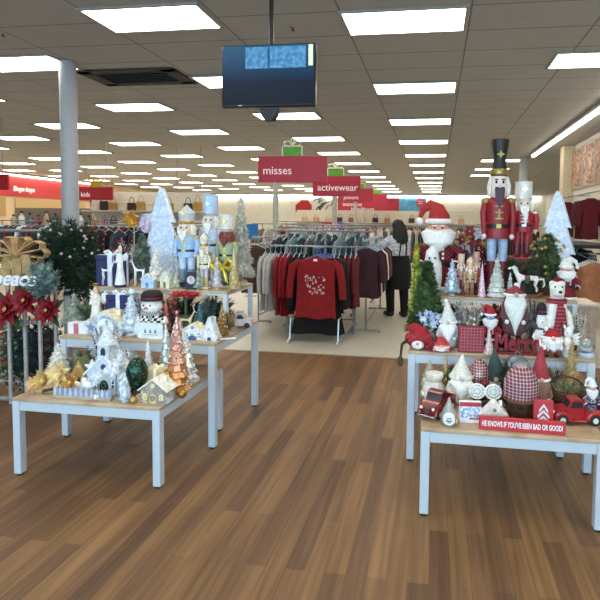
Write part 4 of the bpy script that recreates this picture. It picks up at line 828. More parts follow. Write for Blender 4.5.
def foliage(loc, rx, ry, rz_, n, label, c, c2, name='pine_bough', cat='artificial greenery', berries=None, ln=.3, stem=True, group=None, wd=.012):
    t = thing(name, label, cat, loc, 0, group); b = MB()
    for k in range(n):
        a = R.uniform(0, 6.283); ph = math.acos(R.uniform(-1, 1)); q = R.uniform(.45, 1.)
        d = Vector((sin(ph)*cos(a), sin(ph)*sin(a), cos(ph))); p = Vector((d.x*rx*q, d.y*ry*q, d.z*rz_*q))
        for j in range(5): b.needle(p, d+Vector((R.uniform(-.8, .8), R.uniform(-.8, .8), R.uniform(-.7, .9))), rx*ln*R.uniform(.6, 1.2), wd)
    b.ball((0, 0, 0), (rx*.55, ry*.55, rz_*.55), 10, 7)
    part(t, 'foliage', b, M(c, .8, h2=c2, psc=2, var=.25, sc=30))
    if berries:
        s = MB()
        for k in range(46):
            a = R.uniform(3.3, 6.1); ph = math.acos(R.uniform(-.8, .9)); s.ball((sin(ph)*cos(a)*rx, sin(ph)*sin(a)*ry, cos(ph)*rz_), .011, 7, 5)
        part(t, 'berry', s, M(berries, .5))
    return t
c = at_y(68, 300, sY+.2); wx = metres(32, c.x, sY); spray_bush((c.x, sY+.2, 1.142), wx, zrow(222, c.x, sY+.2)-1.14, 150, 'big dark green pine bush with pinkish white berries above the rack bars', '17261a', '2f4428', berries='dcc4c4', nb=70, wd=.011, ln=.1, spread=1.5)
c = at_y(70, 276, sY+.1); foliage((c.x, sY+.2, c.z), metres(27, c.x, sY), .17, metres(27, c.x, sY), 420, 'dense dark pine swag below the big pine bush', '17261a', '2c3f26', 'pine_swag', wd=.011, ln=.26)
c = at_y(92, 250, sY+.3)
t = thing('berry_branch', 'pinkish red berry branch rising behind the dark pine bush', 'artificial greenery', (c.x, sY+.45, 0)); b = MB(); s = MB()
for k in range(9):
    if k % 3 == 2: continue
    a = (k-4)*.055; top = Vector((a*1.8+.02, 0, 1.62-.02*abs(k-4)-.1*(k > 5))); b.tube([(0, 0, 0.02), (a*.2, 0, 1.0), top], [.006, .006, .003], 5)
    for j in range(9): f = .4+.6*j/8; s.ball(Vector((a*.2, 0, 1.0)).lerp(top, f*1)+Vector((R.uniform(-.012, .012), R.uniform(-.012, .012), 0)), .009, 6, 4)
part(t, 'branch', b, M('5a3028')); part(t, 'berry', s, M('b8525c', .4)); part(t, 'vase', MB().lathe([(.07, 0), (.1, .3), (.06, .55), (.08, .6), (.05, .6)], 16), M('4a4a48', .4))
c = at_y(46, 300, sY-.12); spray_bush((c.x, sY-.16, c.z), metres(17, c.x, sY), metres(38, c.x, sY), 60, 'frosty blue green spruce spray hanging on the rack', '5c7672', '8fa39c', 'spruce_spray', wd=.013, ln=.06, spread=1.3, per=18)
for k, (u, v, r, lb) in enumerate(((11, 309, 21, 'leftmost of three large red poinsettias on the rack'), (29, 300, 18, 'middle and highest of three large red poinsettias on the rack'), (51, 310, 17, 'rightmost of three large red poinsettias on the rack'))):
    c = at_y(u, v, sY-.06); t = thing('poinsettia', lb, 'artificial flower', (c.x, sY-.05, c.z), 0, 'red poinsettias on the rack'); q = metres(r, c.x, sY)
    flower(t, (0, -.05, 0), q, '8a0f1c', 'd8c060', 8, 3); part(t, 'stem', MB().tube([(0, -.04, 0), (0, .03, .06), (0, .06, 1.122-c.z)], .006, 6), M('3a5a30'))
    lf = MB()
    for i in range(4): lf.leaf((0, -.03, 0), (cos(i*1.57+.6), 0, sin(i*1.57+.6)), q*1.25, q*.5, (0, -1, 0))
    part(t, 'green_leaf', lf, M('2c4a2a', .6))
c = at_y(19, 254, sY-.05); q = metres(30, c.x, sY)
t = thing('ribbon_bow', 'big tan burlap ribbon bow on top of the rack at far left', 'bow', (c.x, sY-.03, c.z), 0); b = MB()
def ribbon(b, pts, w_, th=.006):
    pts = [Vector(p) for p in pts]; n = len(pts)
    for k in range(n-1):
        p, r_ = pts[k], pts[k+1]; d = (r_-p).normalized(); s_ = Vector((0, 1, 0))*w_/2; nn = d.cross(Vector((0, 1, 0)))*th/2
        b.add([p-s_-nn, p+s_-nn, p+s_+nn, p-s_+nn, r_-s_-nn, r_+s_-nn, r_+s_+nn, r_-s_+nn], [(0, 1, 5, 4), (1, 2, 6, 5), (2, 3, 7, 6), (3, 0, 4, 7), (0, 3, 2, 1), (4, 5, 6, 7)])
for k, a in enumerate((.05, .5, pi-.05, pi-.5, 1.2, pi-1.2, -.4, pi+.4)):
    e = q*(1. if k < 4 else .8); lp = [(e*f*cos(a+o), -.02*(k % 3), e*f*sin(a+o)*.75) for f, o in ((0, 0), (.5, .28), (.9, .22), (1, 0), (.9, -.22), (.5, -.28), (.05, 0))]; ribbon(b, lp, .07)
part(t, 'loop', b, M('b89664', .8, h2='caa878', psc=6)); b = MB()
for a, l_ in ((-.5, 1.25), (-.25, 1.35), (.12, 1.3), (.4, 1.2)): ribbon(b, [(a*q*.3*f, -.03, -q*l_*f+q*.03*sin(f*9)) for f in (0, .2, .4, .6, .8, 1)], .012); 
for a, l_ in ((-.7, .95), (-.35, 1.1), (-.02, 1.0), (.3, 1.12)): b.prism([(a*q-.04, 0), (a*q+.04, 0), (a*q*1.5+.05, -q*l_), (a*q*1.5, -q*l_+.03), (a*q*1.5-.05, -q*l_)], -.045, -.039)
part(t, 'tail', b, M('bd9c6a', .8, h2='a88654', psc=6)); part(t, 'knot', MB().ball((0, -.05, 0), (.035, .03, .035), 12, 8), M('a88250', .8))
mb = text_mb('peace', .165, .014, bold=.004, shear=.3); c = at_y(14, 279, sY-.24)
t = thing('word_sign', 'white script word cut-out hanging below the tan bow', 'sign', (c.x, sY-.24, c.z)); part(t, 'lettering', mb, M('f2f2f4', .5)); part(t, 'backing_rod', MB().tube([(-.2, .012, -.045), (.2, .012, -.045)], .005, 6).tube([(-.12, .012, -.045), (-.12, .2, 1.13-c.z)], .004, 6).tube([(.12, .012, -.045), (.12, .2, 1.13-c.z)], .004, 6), M('e8e8ea'))
for k, (u, v, rx, rz_, c1, c2, lb) in enumerate(((17, 355, 15, 42, '1a3024', '3a5a44', 'dark green garland hanging behind the first rack gap'), (33, 352, 14, 44, '141c26', '35484a', 'dark bluish greenery hanging behind the middle rack gap'), (49, 350, 14, 44, '201a1c', '4c4038', 'dark brown dried greenery hanging behind the last rack gap'), (33, 398, 14, 12, '3a4a38', '7a7c6a', 'mixed green grey wreath leaning at the foot of the rack'))):
    c = at_y(u, v, sY+.2); foliage((c.x, sY+.2, c.z), metres(rx, c.x, sY), .12, metres(rz_, c.x, sY), 300, lb, c1, c2, 'hanging_garland' if k < 3 else 'leaning_wreath', berries='8a9a8a' if k == 0 else None)
c = at_y(-8, 385, 4.55)
t = thing('wooden_crate', 'tall brown wooden crate at the far left edge', 'crate', (at_y(-2, 380, 4.7).x-.22, 4.75, 0)); sl = MB()
for k in range(6): sl.box((0, -.2, .08+k*.13), (.5, .016, .11), .003).box((.24, 0, .08+k*.13), (.016, .4, .11), .003)
part(t, 'slat', sl, M('8a6038', .7, sc=12)); 
for i in (-1, 1):
    for j in (-1, 1): part(t, 'corner_post', MB().box((i*.23, j*.185, .41), (.03, .03, .82), .003), M('6a4626', .7))
part(t, 'floor_board', MB().box((0, 0, .03), (.46, .38, .02)), M('6a4626', .7))

# ================================================================= RIGHT TABLES
l, h, w = spot(437, 2.96, T1, 386, 40); L_ = w*1.3; truck(l, L_, 'dark red toy truck facing forward at the left end of the low right table', '7c161c', pi*.36)
l, h, w = spot(449, 2.8, T1, 397, 16)
t = thing('gnome_ornament', 'silver teardrop gnome with round white belly in front of the dark red truck', 'gnome', l, .0); part(t, 'body', MB().lathe([(w*.3, 0), (w*.5, h*.15), (w*.52, h*.32), (w*.36, h*.56), (w*.16, h*.8), (.003, h)], 18), M('a8a8a4', .4, .3, bump=.2)); f = part(t, 'belly', MB().lathe([(w*.4, -.006), (w*.36, .012)], 18, T=MX((0, -w*.45, h*.3), pi/2)), M('f6f6f4', .5)); part(f, 'belly_print', MB().box((0, -w*.45-.013, h*.34), (w*.3, .002, .005)).box((0, -w*.45-.013, h*.26), (w*.4, .002, .006)).box((0, -w*.45-.013, h*.2), (w*.2, .002, .004)), M('4a4a4c'))
l, h, w = spot(470, 2.86, T1, 401, 22)
t = blocksign(l, h, w, 'small block sign with red top over a blue snowy scene', 'eef0f4', .08); part(t, 'picture', MB().box((0, -.016, h*.5), (w*.9, .003, h*.5)), M('8aa8cc', .5, h2='e8eef4', psc=6)); part(t, 'red_band', MB().box((0, -.016, h*.88), (w*.98, .003, h*.2)), M('b83a40')); part(t, 'lower_trim', MB().box((w*.2, -.016, h*.2), (w*.5, .003, h*.07)), M('b8484c'))
l, h, w = spot(485, 3.02, T1, 384, 32)
t = thing('lattice_sign', 'white cut-out double medallion sign on a dark stand', 'sign', l); b = MB()
for s in (-1, 1):
    for r_ in (.24, .15): b.tube([(s*w*.25+w*r_*cos(a*pi/8), 0, h-w*.25+w*r_*.95*sin(a*pi/8)) for a in range(16)], w*.035, 6, True)
    for k in range(6): a = k*pi/6; b.tube([(s*w*.25-w*.22*cos(a), 0, h-w*.25-w*.21*sin(a)), (s*w*.25+w*.22*cos(a), 0, h-w*.25+w*.21*sin(a))], w*.016, 5)
part(t, 'medallion', b, M('f4f2ec', .6)); part(t, 'stand', MB().box((0, .005, h*.2), (w*.6, .03, h*.4), .004), M('26242a', .6))
l, h, w = spot(494, 2.86, T1, 400, 26); house(l, h, w, 'cream felt cottage with wreath on door on the low right table', 'e6dcc8', 'f0ece4', d=.07, door='c08a4a', steep=.55, win='8a7a68')
l, h, w = spot(461, 3.16, T1, 354, 26); gnome(l, h, w, 'cream knitted gnome with tall rounded hat behind the dark red truck', 'e4ddd0', 'e0d8ca', 'f4f0e8', hath=.5, nose='d8c8b4')
l, h, w = spot(434, 3.2, T1, 373, 22)
t = thing('gift_sack', 'fluffy cream gift sack behind the dark red truck', 'sack', l); part(t, 'sack', MB().lathe([(w*.4, 0), (w*.5, h*.15), (w*.48, h*.5), (w*.3, h*.74), (w*.42, h*.9), (w*.4, h)], 16, wob=lambda a, i: 1+.06*sin(a*6+i)), M('e6e2d6', .9, bump=.5)); part(t, 'tie', MB().tube([(w*.31*cos(a*pi/8), w*.31*sin(a*pi/8), h*.74) for a in range(16)], w*.04, 6, True), M('c8b890'))
l, h, w = spot(429, 3.29, T1, 360, 14); gnome(l, h, w, 'grey beige mini gnome at the left rear of the low right table', 'a49a86', 'b8ae9c', 'd8d0c0', hath=.5)
l, h, w = spot(446, 3.3, T1, 356, 15); glass_tree(l, h, w, 'bronze gold cone tree at the left rear of the low right table', '8a6a34', 'b89a5c', .5, .4, 8)
l, h, w = spot(479, 3.2, T1, 359, 21); ornament(l, h, w, 'burgundy plaid globe ornament behind the medallion sign', '7c3038', 'd8c8c4', 'plaid', 60, '7a4a30')
l, h, w = spot(495, 3.29, T1, 348, 26); gnome(l, h, w, 'slate green gnome with tall dark cone hat on the low right table', '40504c', '4c5a56', 'b8bab4', hath=.62)
l, h, w = spot(517, 3.27, T1, 352, 26); lantern(l, h, w, 'grey metal glass lantern at the back of the low right table')
l, h, w = spot(521, 2.96, T1, 366, 36); pinecone(l, h, w, 'large brown pinecone basket with burgundy plaid cover on the low right table', '4c3020', '7a3440', tp='d8c4c4')
l, h, w = spot(540, 3.1, T1, 344, 22); gnome(l, h, w, 'rosy brown gnome with thin red pointed hat and white brim', 'a83c44', '9a6a58', '8c6a58', hath=.55, brim='f0ece8')
l, h, w = spot(529, 3.16, T1, 364, 18); gnome(l, h, w, 'grey knitted gnome tucked behind the plaid pinecone', '8c8480', '7c7672', 'a09890', hath=.5)
l, h, w = spot(543, 2.825, T1, 400, 19)
t = blocksign(l, h, w, 'small red block sign with white tree chevrons', 'c03a3c', -.05); b = MB()
for k in range(3):
    z = h*(.2+.2*k); q = w*(.38-.08*k); b.prism([(-q, z), (0, z+h*.2), (q, z), (q, z+h*.1), (0, z+h*.3), (-q, z+h*.1)], -.019, -.015)
part(t, 'chevron', b, M('e4e2e6')); 
l, h, w = spot(567, 3.16, T1, 377, 34)
t = thing('moss_basket', 'brown woven basket filled with mossy greenery behind the red pickup', 'basket', l); b = MB().lathe([(w*.38, 0), (w*.46, h*.3), (w*.5, h*.6), (w*.5, h*.66), (w*.45, h*.66), (w*.4, h*.5)], 20)
for k in range(7): b.tube([(w*(.4+.09*k/6)*cos(a*pi/12), w*(.4+.09*k/6)*sin(a*pi/12), h*(.05+.09*k)) for a in range(24)], h*.05, 6, True)
part(t, 'basket', b, M('5a3c24', .8, bump=.4)); b = MB()
for k in range(260): a = R.uniform(0, 6.28); q = w*.42*math.sqrt(R.random()); b.needle((q*cos(a), q*sin(a), h*.6), (cos(a)*.5+R.uniform(-.5, .5), sin(a)*.5+R.uniform(-.5, .5), 1), h*.4*R.uniform(.5, 1), .012)
part(t, 'greenery', b, M('6a6840', .9, h2='a89a74', psc=4)); part(t, 'handle', MB().tube([(w*.48*cos(a*pi/10), 0, h*.6+h*.4*sin(a*pi/10)) for a in range(11)], w*.025, 6), M('4a3020'))
l, h, w = spot(575, 2.965, T1, 383, 48); truck(l, w*1.15, 'bright red toy pickup with white hubcaps at the right end of low table', 'a8181e', .12)
bx = l[0]+w*1.15*.3*cos(.12); by = 2.965+w*1.15*.3*sin(.12); bz = T1+w*1.15*.141
z = zrow(378, bx, by); santa((bx-.0, by-.0, bz), z-bz, metres(17, bx, by)*.9, 'small Santa with dark coat riding in the bright red pickup bed', '5a2430', 'e8e6ea', cpat=('8a8a9c', None, 5), group='santa figures')
l, h, w = spot(571, 3.31, T1, 336, 24); brush_tree(l, h, w, 'tan burlap cone tree at the right rear of the low table', 'a88e5c', 'c4aa78', 700, '6a4a2a', rough=.9)
l, h, w = spot(596, 3.12, T1, 376, 15); brush_tree(l, h, w, 'dark blue green bottle brush tree beside the bright red pickup', '2a4c4c', '3e6660', 500, '5a4028')
# long sign
a0, a1 = at_y(478.5, 425, 2.79), at_y(564, 432.5, 2.79); Lw = a1.x-a0.x
t = thing('long_sign', 'long red sign with white capital letters along the front of the right table', 'sign', ((a0.x+a1.x)/2, 2.77, T1+.0006), -.02); hh = metres(13, 0, 2.79)
part(t, 'block', MB().box((0, 0, hh/2), (Lw, .022, hh), .003), M('c4343e', .5, var=.04)); mb = text_mb("HE KNOWS IF YOU'VE BEEN BAD OR GOOD!", .045, .004, bold=.0012)
wd = max(v[0] for v in mb.v)-min(v[0] for v in mb.v); k = Lw*.93/wd; mb.v = [(x*k, y-.0125, z*.9+hh/2) for x, y, z in mb.v]; part(t, 'lettering', mb, M('f8f0f0', .5, var=0))
# --- tall right, front row
l, h, w = spot(419, 3.47, T2, 326, 34)
t = thing('plush_gnome', 'slouching red plush gnome with white face dangling a brown boot over the table edge', 'gnome', l); k = w/2
part(t, 'body', MB().ball((0, 0, h*.42), (k*.85, k*.6, h*.42), 16, 10), M('8c1c22', .9, h2='a8383c', psc=6)); part(t, 'hat', MB().tube([(k*.05, -.01, h*.5), (k*.1, 0, h*.75), (-k*.3, 0, h*.95), (-k*.75, -.02, h*.9)], [k*.5, k*.42, k*.26, k*.08], 12), M('a0222a', .9, bump=.4)); part(t, 'beard', MB().ball((-k*.05, -k*.55, h*.22), (k*.36, k*.22, h*.2), 12, 8), M('f0eeec', .9, bump=.5)); part(t, 'nose', MB().ball((-k*.05, -k*.76, h*.32), k*.1, 8, 6), M('d8a888'))
lg = part(t, 'dangling_leg', MB().tube([(-k*.6, -.02, h*.4), (-k*.95, -.08, h*.25), (-k*1.0, -.125, -h*.25)], [k*.12, k*.08, k*.07], 8), M('3a2a1c', .9)); part(lg, 'boot', MB().ball((-k*1.0, -.13, -h*.42), (k*.17, k*.19, h*.24), 10, 7), M('4a3a20', .8)); part(t, 'arm', MB().tube([(k*.5, -.02, h*.5), (k*.75, -.1, h*.3), (k*.4, -.14, h*.22)], [k*.18, k*.16, k*.12], 8), M('8c1c22', .9))
l, h, w = spot(441, 3.42, T2, 335, 20); gnome(l, h, w, 'coral red knitted gnome hat figure beside the slouching plush gnome', 'b83c3e', 'a02c30', 'f0e4dc', hath=.7, brim='d88a80')
l, h, w = spot(429, 3.6, T2, 308, 28)
t = thing('flower_cluster', 'pale blue white flower cluster behind the slouching plush gnome', 'artificial flower', l); part(t, 'vase', MB().lathe([(w*.2, 0), (w*.28, h*.3), (w*.18, h*.5)], 14), M('c8ccd4', .3)); 
for k in range(11): a = k*2.4; q = w*.34*math.sqrt((k+.5)/11); flower(t, (q*cos(a), -.03+.01*sin(k), h*.72+q*sin(a)*.7), w*.2, ('a8b8d8', 'dfe6f2', 'c4d0e6')[k % 3], 'f0e8d0', 5, 2)
l, h, w = spot(448, 3.52, T2, 300, 20); gnome(l, h, w, 'grey white gnome with pale cone hat in front of the silver tree', 'dcdcd8', 'c4c6c8', 'f4f2ee', hath=.5, brim='f4f4f2', nose='d8c0b0')
l, h, w = spot(470, 3.6, T2, 303, 30)
t = thing('twig_nest', 'birch twig bundle with cream berries behind the plaid sign', 'ornament', l); b = MB()
for k in range(70): a = R.uniform(0, 6.28); q = w*.3; p = Vector((q*cos(a)*.6, q*sin(a)*.5, 0.01)); b.tube([p, p+Vector((cos(a)*w*.12, sin(a)*w*.1, h*.5)), p+Vector((cos(a+R.uniform(-.7, .7))*w*.3, sin(a)*w*.2, h*R.uniform(.75, 1)))], [.005, .004, .002], 4)
part(t, 'twig', b, M('b4aca0', .8, h2='6a6258', psc=6)); s = MB()
for k in range(30): a = R.uniform(0, 6.28); s.ball((w*.42*cos(a)*R.random(), w*.3*sin(a), h*R.uniform(.4, .95)), .011, 6, 4)
part(t, 'berry', s, M('e8e0d4')); part(t, 'band', MB().tube([(w*.26*cos(a*pi/8), w*.2*sin(a*pi/8), h*.2) for a in range(16)], w*.03, 6, True), M('d8d0c0'))
l, h, w = spot(471, 3.42, T2, 326, 26)
t = blocksign(l, h, w, 'maroon plaid square sign left of the blue faced Santa plush', '7c2630', .05); part(t, 'face', MB().box((0, -.016, h/2), (w*.92, .004, h*.92)), M('8c2f3a', .7, h2='b87078', pat='plaid', psc=48))
l, h, w = spot(516, 3.42, T2, 333, 44)
t = thing('word_decoration', 'maroon glitter script word standing on a base on the tall right table', 'sign', l); mb = text_mb('Merry', h*1.05, .03, bold=.006); wd = max(v[0] for v in mb.v)-min(v[0] for v in mb.v); k = w*.98/wd; mb.v = [(x*k, y, z+h*.52) for x, y, z in mb.v]
part(t, 'lettering', mb, M('8a2030', .45, .2, var=.3, sc=150)); part(t, 'base', MB().box((0, 0, .008), (w, .05, .016), .003), M('7a1c2a', .6))
l, h, w = spot(489, 3.39, T2, 328, 11); glass_tree(l, h, w, 'small silver pink cone tree between plaid sign and maroon word', 'd4c4c4', None, .5, .3, 7)
l, h, w = spot(490, 3.56, T2, 306, 20)
t = santa(l, h, w, 'plush Santa with blue grey face and round white beard on the tall right table', '9a1c24', 'a8202a', legs=True, face='7c8cb4')
l, h, w = spot(514, 3.56, T2, 284, 24); gnome(l, h, w, 'tall gnome with very long white beard and dark legs before the right riser', '8a3a40', '6a4444', 'e4e8e2', hath=.2, legs='2a2024', brim='f4f0ee', nose='d0a090')
# polar bear with scarf
l, h, w = spot(556, 3.56, T2, 279, 30)
t = thing('polar_bear', 'white polar bear plush with long maroon scarf on the tall right table', 'plush bear', l); k = w/2
vs = [(0, 0, h*.3), (0, 0, h*.55), (0, 0, h*.7), (0, -.01, h*.84), (0, -k*.75, h*.82), (-k*.75, -.02, h*.5), (-k*.85, -.06, h*.3), (k*.75, -.02, h*.5), (k*.85, -.06, h*.3), (-k*.4, 0, h*.14), (-k*.45, -.03, h*.02), (k*.4, 0, h*.14), (k*.45, -.03, h*.02), (-k*.42, .01, h*.97), (k*.42, .01, h*.97)]
part(t, 'body', skin(vs, [(0, 1), (1, 2), (2, 3), (3, 4), (2, 5), (5, 6), (2, 7), (7, 8), (0, 9), (9, 10), (0, 11), (11, 12), (3, 13), (3, 14)], [k*.72, k*.66, k*.4, k*.52, k*.22, k*.26, k*.22, k*.26, k*.22, k*.3, k*.26, k*.3, k*.26, k*.14, k*.14], 2, 1), M('ebe8e0', .9, bump=.3), ang=80)
part(t, 'muzzle_nose', MB().ball((0, -k*1.0, h*.845), (k*.13, k*.1, k*.1), 9, 6), M('1a1818', .4))
for s in (-1, 1): part(t, 'eye', MB().ball((s*k*.22, -k*.48, h*.9), k*.07, 7, 5), M('161414', .3))
part(t, 'scarf', MB().tube([(k*.5*cos(a*pi/8), k*.5*sin(a*pi/8), h*.7) for a in range(16)], k*.2, 8, True).box((-k*.3, -k*.82, h*.45), (k*.4, k*.14, h*.46), .006, MX(ry=.12)).box((k*.62, -k*.75, h*.42), (k*.4, k*.14, h*.4), .006, MX(ry=-.14)), M('7a1a26', .85, h2='a84a52', pat='stripez', psc=40))
l, h, w = spot(551, 3.4, T2, 328, 24); gnome(l, h, w, 'gnome in red and white striped jumper in front of the polar bear', 'a81e28', 'c83a3e', 'f2eeea', hath=.35, bpat=('f2ece8', 'stripe', 45), brim='f6f4f0', legs='b8202a')
l, h, w = spot(568, 3.42, T2, 327, 30)
t = thing('cherub_figure', 'white winged cat figure right of the striped gnome', 'figurine', l); k = w/2
part(t, 'body', MB().lathe([(k*.3, 0), (k*.42, h*.2), (k*.3, h*.6), (k*.15, h*.7)], 14).ball((0, -.005, h*.8), (k*.3, k*.28, h*.2), 12, 8), M('f0eeea', .7))
for s in (-1, 1): part(t, 'ear', MB().leaf((s*k*.18, 0, h*.9), (s*.3, 0, 1), h*.2, k*.2, (0, 1, 0)), M('f0eeea', .7)); wg = MB(); [wg.leaf((s*k*.15, .03, h*.5), (s, .1, .8-.4*i), k*(1.-.1*i), k*.36, (0, 1, 0)) for i in range(4)]; part(t, 'wing', wg, M('f6f4f2', .7)); part(t, 'eye', MB().ball((s*k*.12, -k*.28, h*.83), k*.04, 6, 4), M('1a1a1c'))
l, h, w = spot(586, 3.46, T2, 339, 18)
t = thing('snow_globe', 'snow globe with white bear on pale base at the right corner of the tall table', 'snow globe', l); part(t, 'base', MB().lathe([(w*.46, 0), (w*.46, h*.14), (w*.38, h*.24)], 18), M('b8c8d8', .4)); part(t, 'globe', MB().ball((0, 0, h*.62), (w*.5, w*.5, h*.38), 18, 12), M('e8f0f4', .05, trans=.85, var=0)); part(t, 'figure', MB().ball((0, 0, h*.46), (w*.24, w*.2, h*.2), 12, 8).ball((0, -.004, h*.72), (w*.17, w*.16, h*.13), 12, 8).ball((-w*.12, 0, h*.84), w*.05, 7, 5).ball((w*.12, 0, h*.84), w*.05, 7, 5), M('f0ece4', .8)); part(t, 'scarf', MB().tube([(w*.16*cos(a*pi/6), w*.16*sin(a*pi/6), h*.6) for a in range(12)], w*.05, 6, True), M('a88a50'))
# --- right riser and beside it
l, h, w = spot(427, 3.66, T2, 259, 40); pine(l, h, w, 'bushy green little pine at the left end of the tall right table', '2c4420', '4c6630', 800, pot='4a3a28')
l, h, w = spot(416, 3.84, T2, 238, 18); pine(l, h, w, 'lime yellow slender tree behind the bushy green pine', '7c8c28', 'b4bc48', 500, pot='5a5a30')
l, h, w = spot(432, 3.8, T3, 246, 20)
t = thing('owl_figure', 'white owl figure with dark beak behind the bushy green pine', 'owl', l); k = w/2; part(t, 'body', MB().lathe([(k*.5, 0), (k*.85, h*.2), (k*.9, h*.5), (k*.7, h*.75), (k*.6, h*.9), (.01, h)], 16), M('dfdedb', .8, bump=.4)); part(t, 'beak', MB().tube([(0, -k*.7, h*.66), (0, -k*.9, h*.56)], [k*.16, k*.03], 8), M('1c1a1a'))
for s in (-1, 1): part(t, 'wing', MB().ball((s*k*.8, 0, h*.42), (k*.2, k*.5, h*.28), 10, 7), M('c8c6c2', .8)); part(t, 'eye', MB().ball((s*k*.28, -k*.62, h*.76), k*.12, 8, 6), M('2a2a2c', .3))
l, h, w = spot(438, 4.1, T3, 204, 47); santa(l, h, w*.92, 'large Santa with red hat and white dotted red plaid coat on the right riser', '8c1820', 'a82a28', cpat=('3a0c14', 'check', 32), pom=-1)
l, h, w = spot(452, 3.8, T3, 258, 19); brush_tree(l, h, w, 'silver tinsel tree beside the tan nutcrackers', 'a8b4c4', 'e4ecf4', 700, 'b8b8bc', metal=.4, rough=.35)
l, h, w = spot(470, 3.78, T3, 257, 13); nutcracker(l, h, w, 'slim tan nutcracker on the front of the right riser', 'b89070', 'a87c5c', 'd8bc98', 'f0e4d4', '8a5a40', 'e0bc98', 'd8c088', 'crown', base='8a5a3a')
l, h, w = spot(461, 3.9, T3, 254, 12); nutcracker(l, h, w, 'rose beige nutcracker just behind the slim tan one', 'c8908a', 'b87c70', 'e0c0b0', 'f0e4dc', '8a5048', 'e0bca4', 'd8c0a0', 'round', base='8a4a42')
l, h, w = spot(482, 3.77, T3, 262, 8); glass_tree(l, h, w, 'thin pink white candle tree on the right riser front', 'e8c8d4', None, .3, .35, 8)
l, h, w = spot(480, 4.12, T3, 240, 20); glass_tree(l, h, w, 'burgundy velvet cone tree behind the pink candle tree', '5c0c1c', None, .0, .9, 6)
l, h, w = spot(497, 3.79, T3, 255, 20); glass_tree(l, h, w, 'white ceramic cone tree with green cut-outs on right riser', 'd8dcd8', '8aa49a', .1, .3, 8)
l, h, w = spot(498, 4.0, T3, 140, 33); nutcracker(l, h, w, 'tallest red nutcracker with black hat and pale blue trousers', '8e1a22', 'a0b4d0', '15130f', '54424e', '6a1a20', 'ecd8cc', '9c8448', 'tall', base='5c1218', hair='e6e0da', hw=.85)
# green box with small nutcracker on it
l, h, w = spot(521, 4.12, T3, 260, 34); giftbox(l, h, w, 'dark green box carrying the second red nutcracker', '1f4a2c', '7a1c20', d=.16, bow=False)
zz = T3+h*1.012; xb = l[0]; z = zrow(182, xb, 4.12); nutcracker((xb, 4.12, zz), z-zz, metres(30, xb, 4.12), 'second red nutcracker with white collar standing on the green box', 'a01c28', 'a8242c', 'e6e2d8', 'f0ece4', '6a1820', 'e8d4c4', 'e4dccc', 'round', base='a82a2e', sash='f0eae4')
l, h, w = spot(472, 4.18, T3, 221, 40)
t = thing('floral_arrangement', 'burgundy and gold flowers in a vase between Santa and the tall nutcracker', 'artificial flower', l); part(t, 'vase', MB().lathe([(w*.12, 0), (w*.2, h*.25), (w*.1, h*.5), (w*.14, h*.54), (w*.08, h*.54)], 14), M('8a8c94', .3, .3))
for k in range(9): a = k*2.4; q = w*.36*math.sqrt((k+.5)/9); flower(t, (q*cos(a), -.04+.012*sin(2*k), h*.74+q*sin(a)*.62), w*.19, ('5c1420', 'a87a38', '7c2028', 'b8bccc')[k % 4], 'd8b050', 6, 2)
part(t, 'stem', MB().tube([(0, 0, h*.4), (0, -.02, h*.74)], .012, 6), M('3a4a2c'))
l, h, w = spot(556, 4.22, T3, 190, 46); flat_tree(l, h, w, 'large white cut-out tree at the back right of the right riser', 'd0d8e4')
l, h, w = spot(547, 4.02, T3, 233, 40); pine(l, h, w, 'green pine tree with gold bits behind the rocking horse', '34502f', '6a7448', 800, pot='6a4a30', berries='b89a50')
# rocking horse
l, h, w = spot(527, 3.81, T3, 262, 34)
t = thing('rocking_horse', 'white rocking horse with brown saddle on the right riser', 'rocking horse', l); hb = h*.86; s, (hx, hz, q) = quadruped(hb*.9, w*.74, .46, .2, .48, 1.1, low_head=True)
s.v = [(x, y, z+h*.12) for x, y, z in s.v]; part(t, 'body', s, M('e8e4dc', .5, var=.05), ang=80); b = MB()
for y in (-q*1.1, q*1.1): b.tube([(w*.5*sin(a), y, h*.02+w*.5*(1-cos(a))*.5) for a in [(-5+i)*.22 for i in range(11)]], h*.02+.002, 6)
part(t, 'rocker', b, M('7a3a30', .5)); part(t, 'saddle', MB().ball((0, 0, hb*.9*.55+h*.13), (w*.13, q*1.45, q*1.2), 12, 8), M('7a4a3c', .5)); part(t, 'mane', MB().tube([(hx+q*.2, 0, hz+h*.12+q*.6), (hx+q*1.4, 0, hz+h*.12-q*.4), (-w*.74*.3, 0, hb*.9*.6+h*.12)], [q*.3, q*.5, q*.3], 7), M('d8d0c4', .8)); part(t, 'tail', MB().tube([(w*.33, 0, hb*.6), (w*.46, 0, hb*.62), (w*.5, 0, hb*.42), (w*.44, 0, hb*.34)], [q*.4, q*.5, q*.4, q*.1], 8), M('e0dcd4', .8)); part(t, 'bridle', MB().tube([(hx-q*.7, q*.75*cos(a*pi/6), hz+h*.12-q*.2+q*.75*sin(a*pi/6)) for a in range(12)], q*.1, 5, True), M('7a2c28'))
part(t, 'blanket', MB().ball((0, 0, hb*.9*.45+h*.12), (w*.09, q*1.62, q*1.3), 12, 8), M('3a5a44', .8))
l, h, w = spot(566, 3.82, T3, 259, 24); santa(l, h, w, 'small white bearded Santa in dark red at the right end of the riser', '7a1c24', 'ece8e2', pom=1)

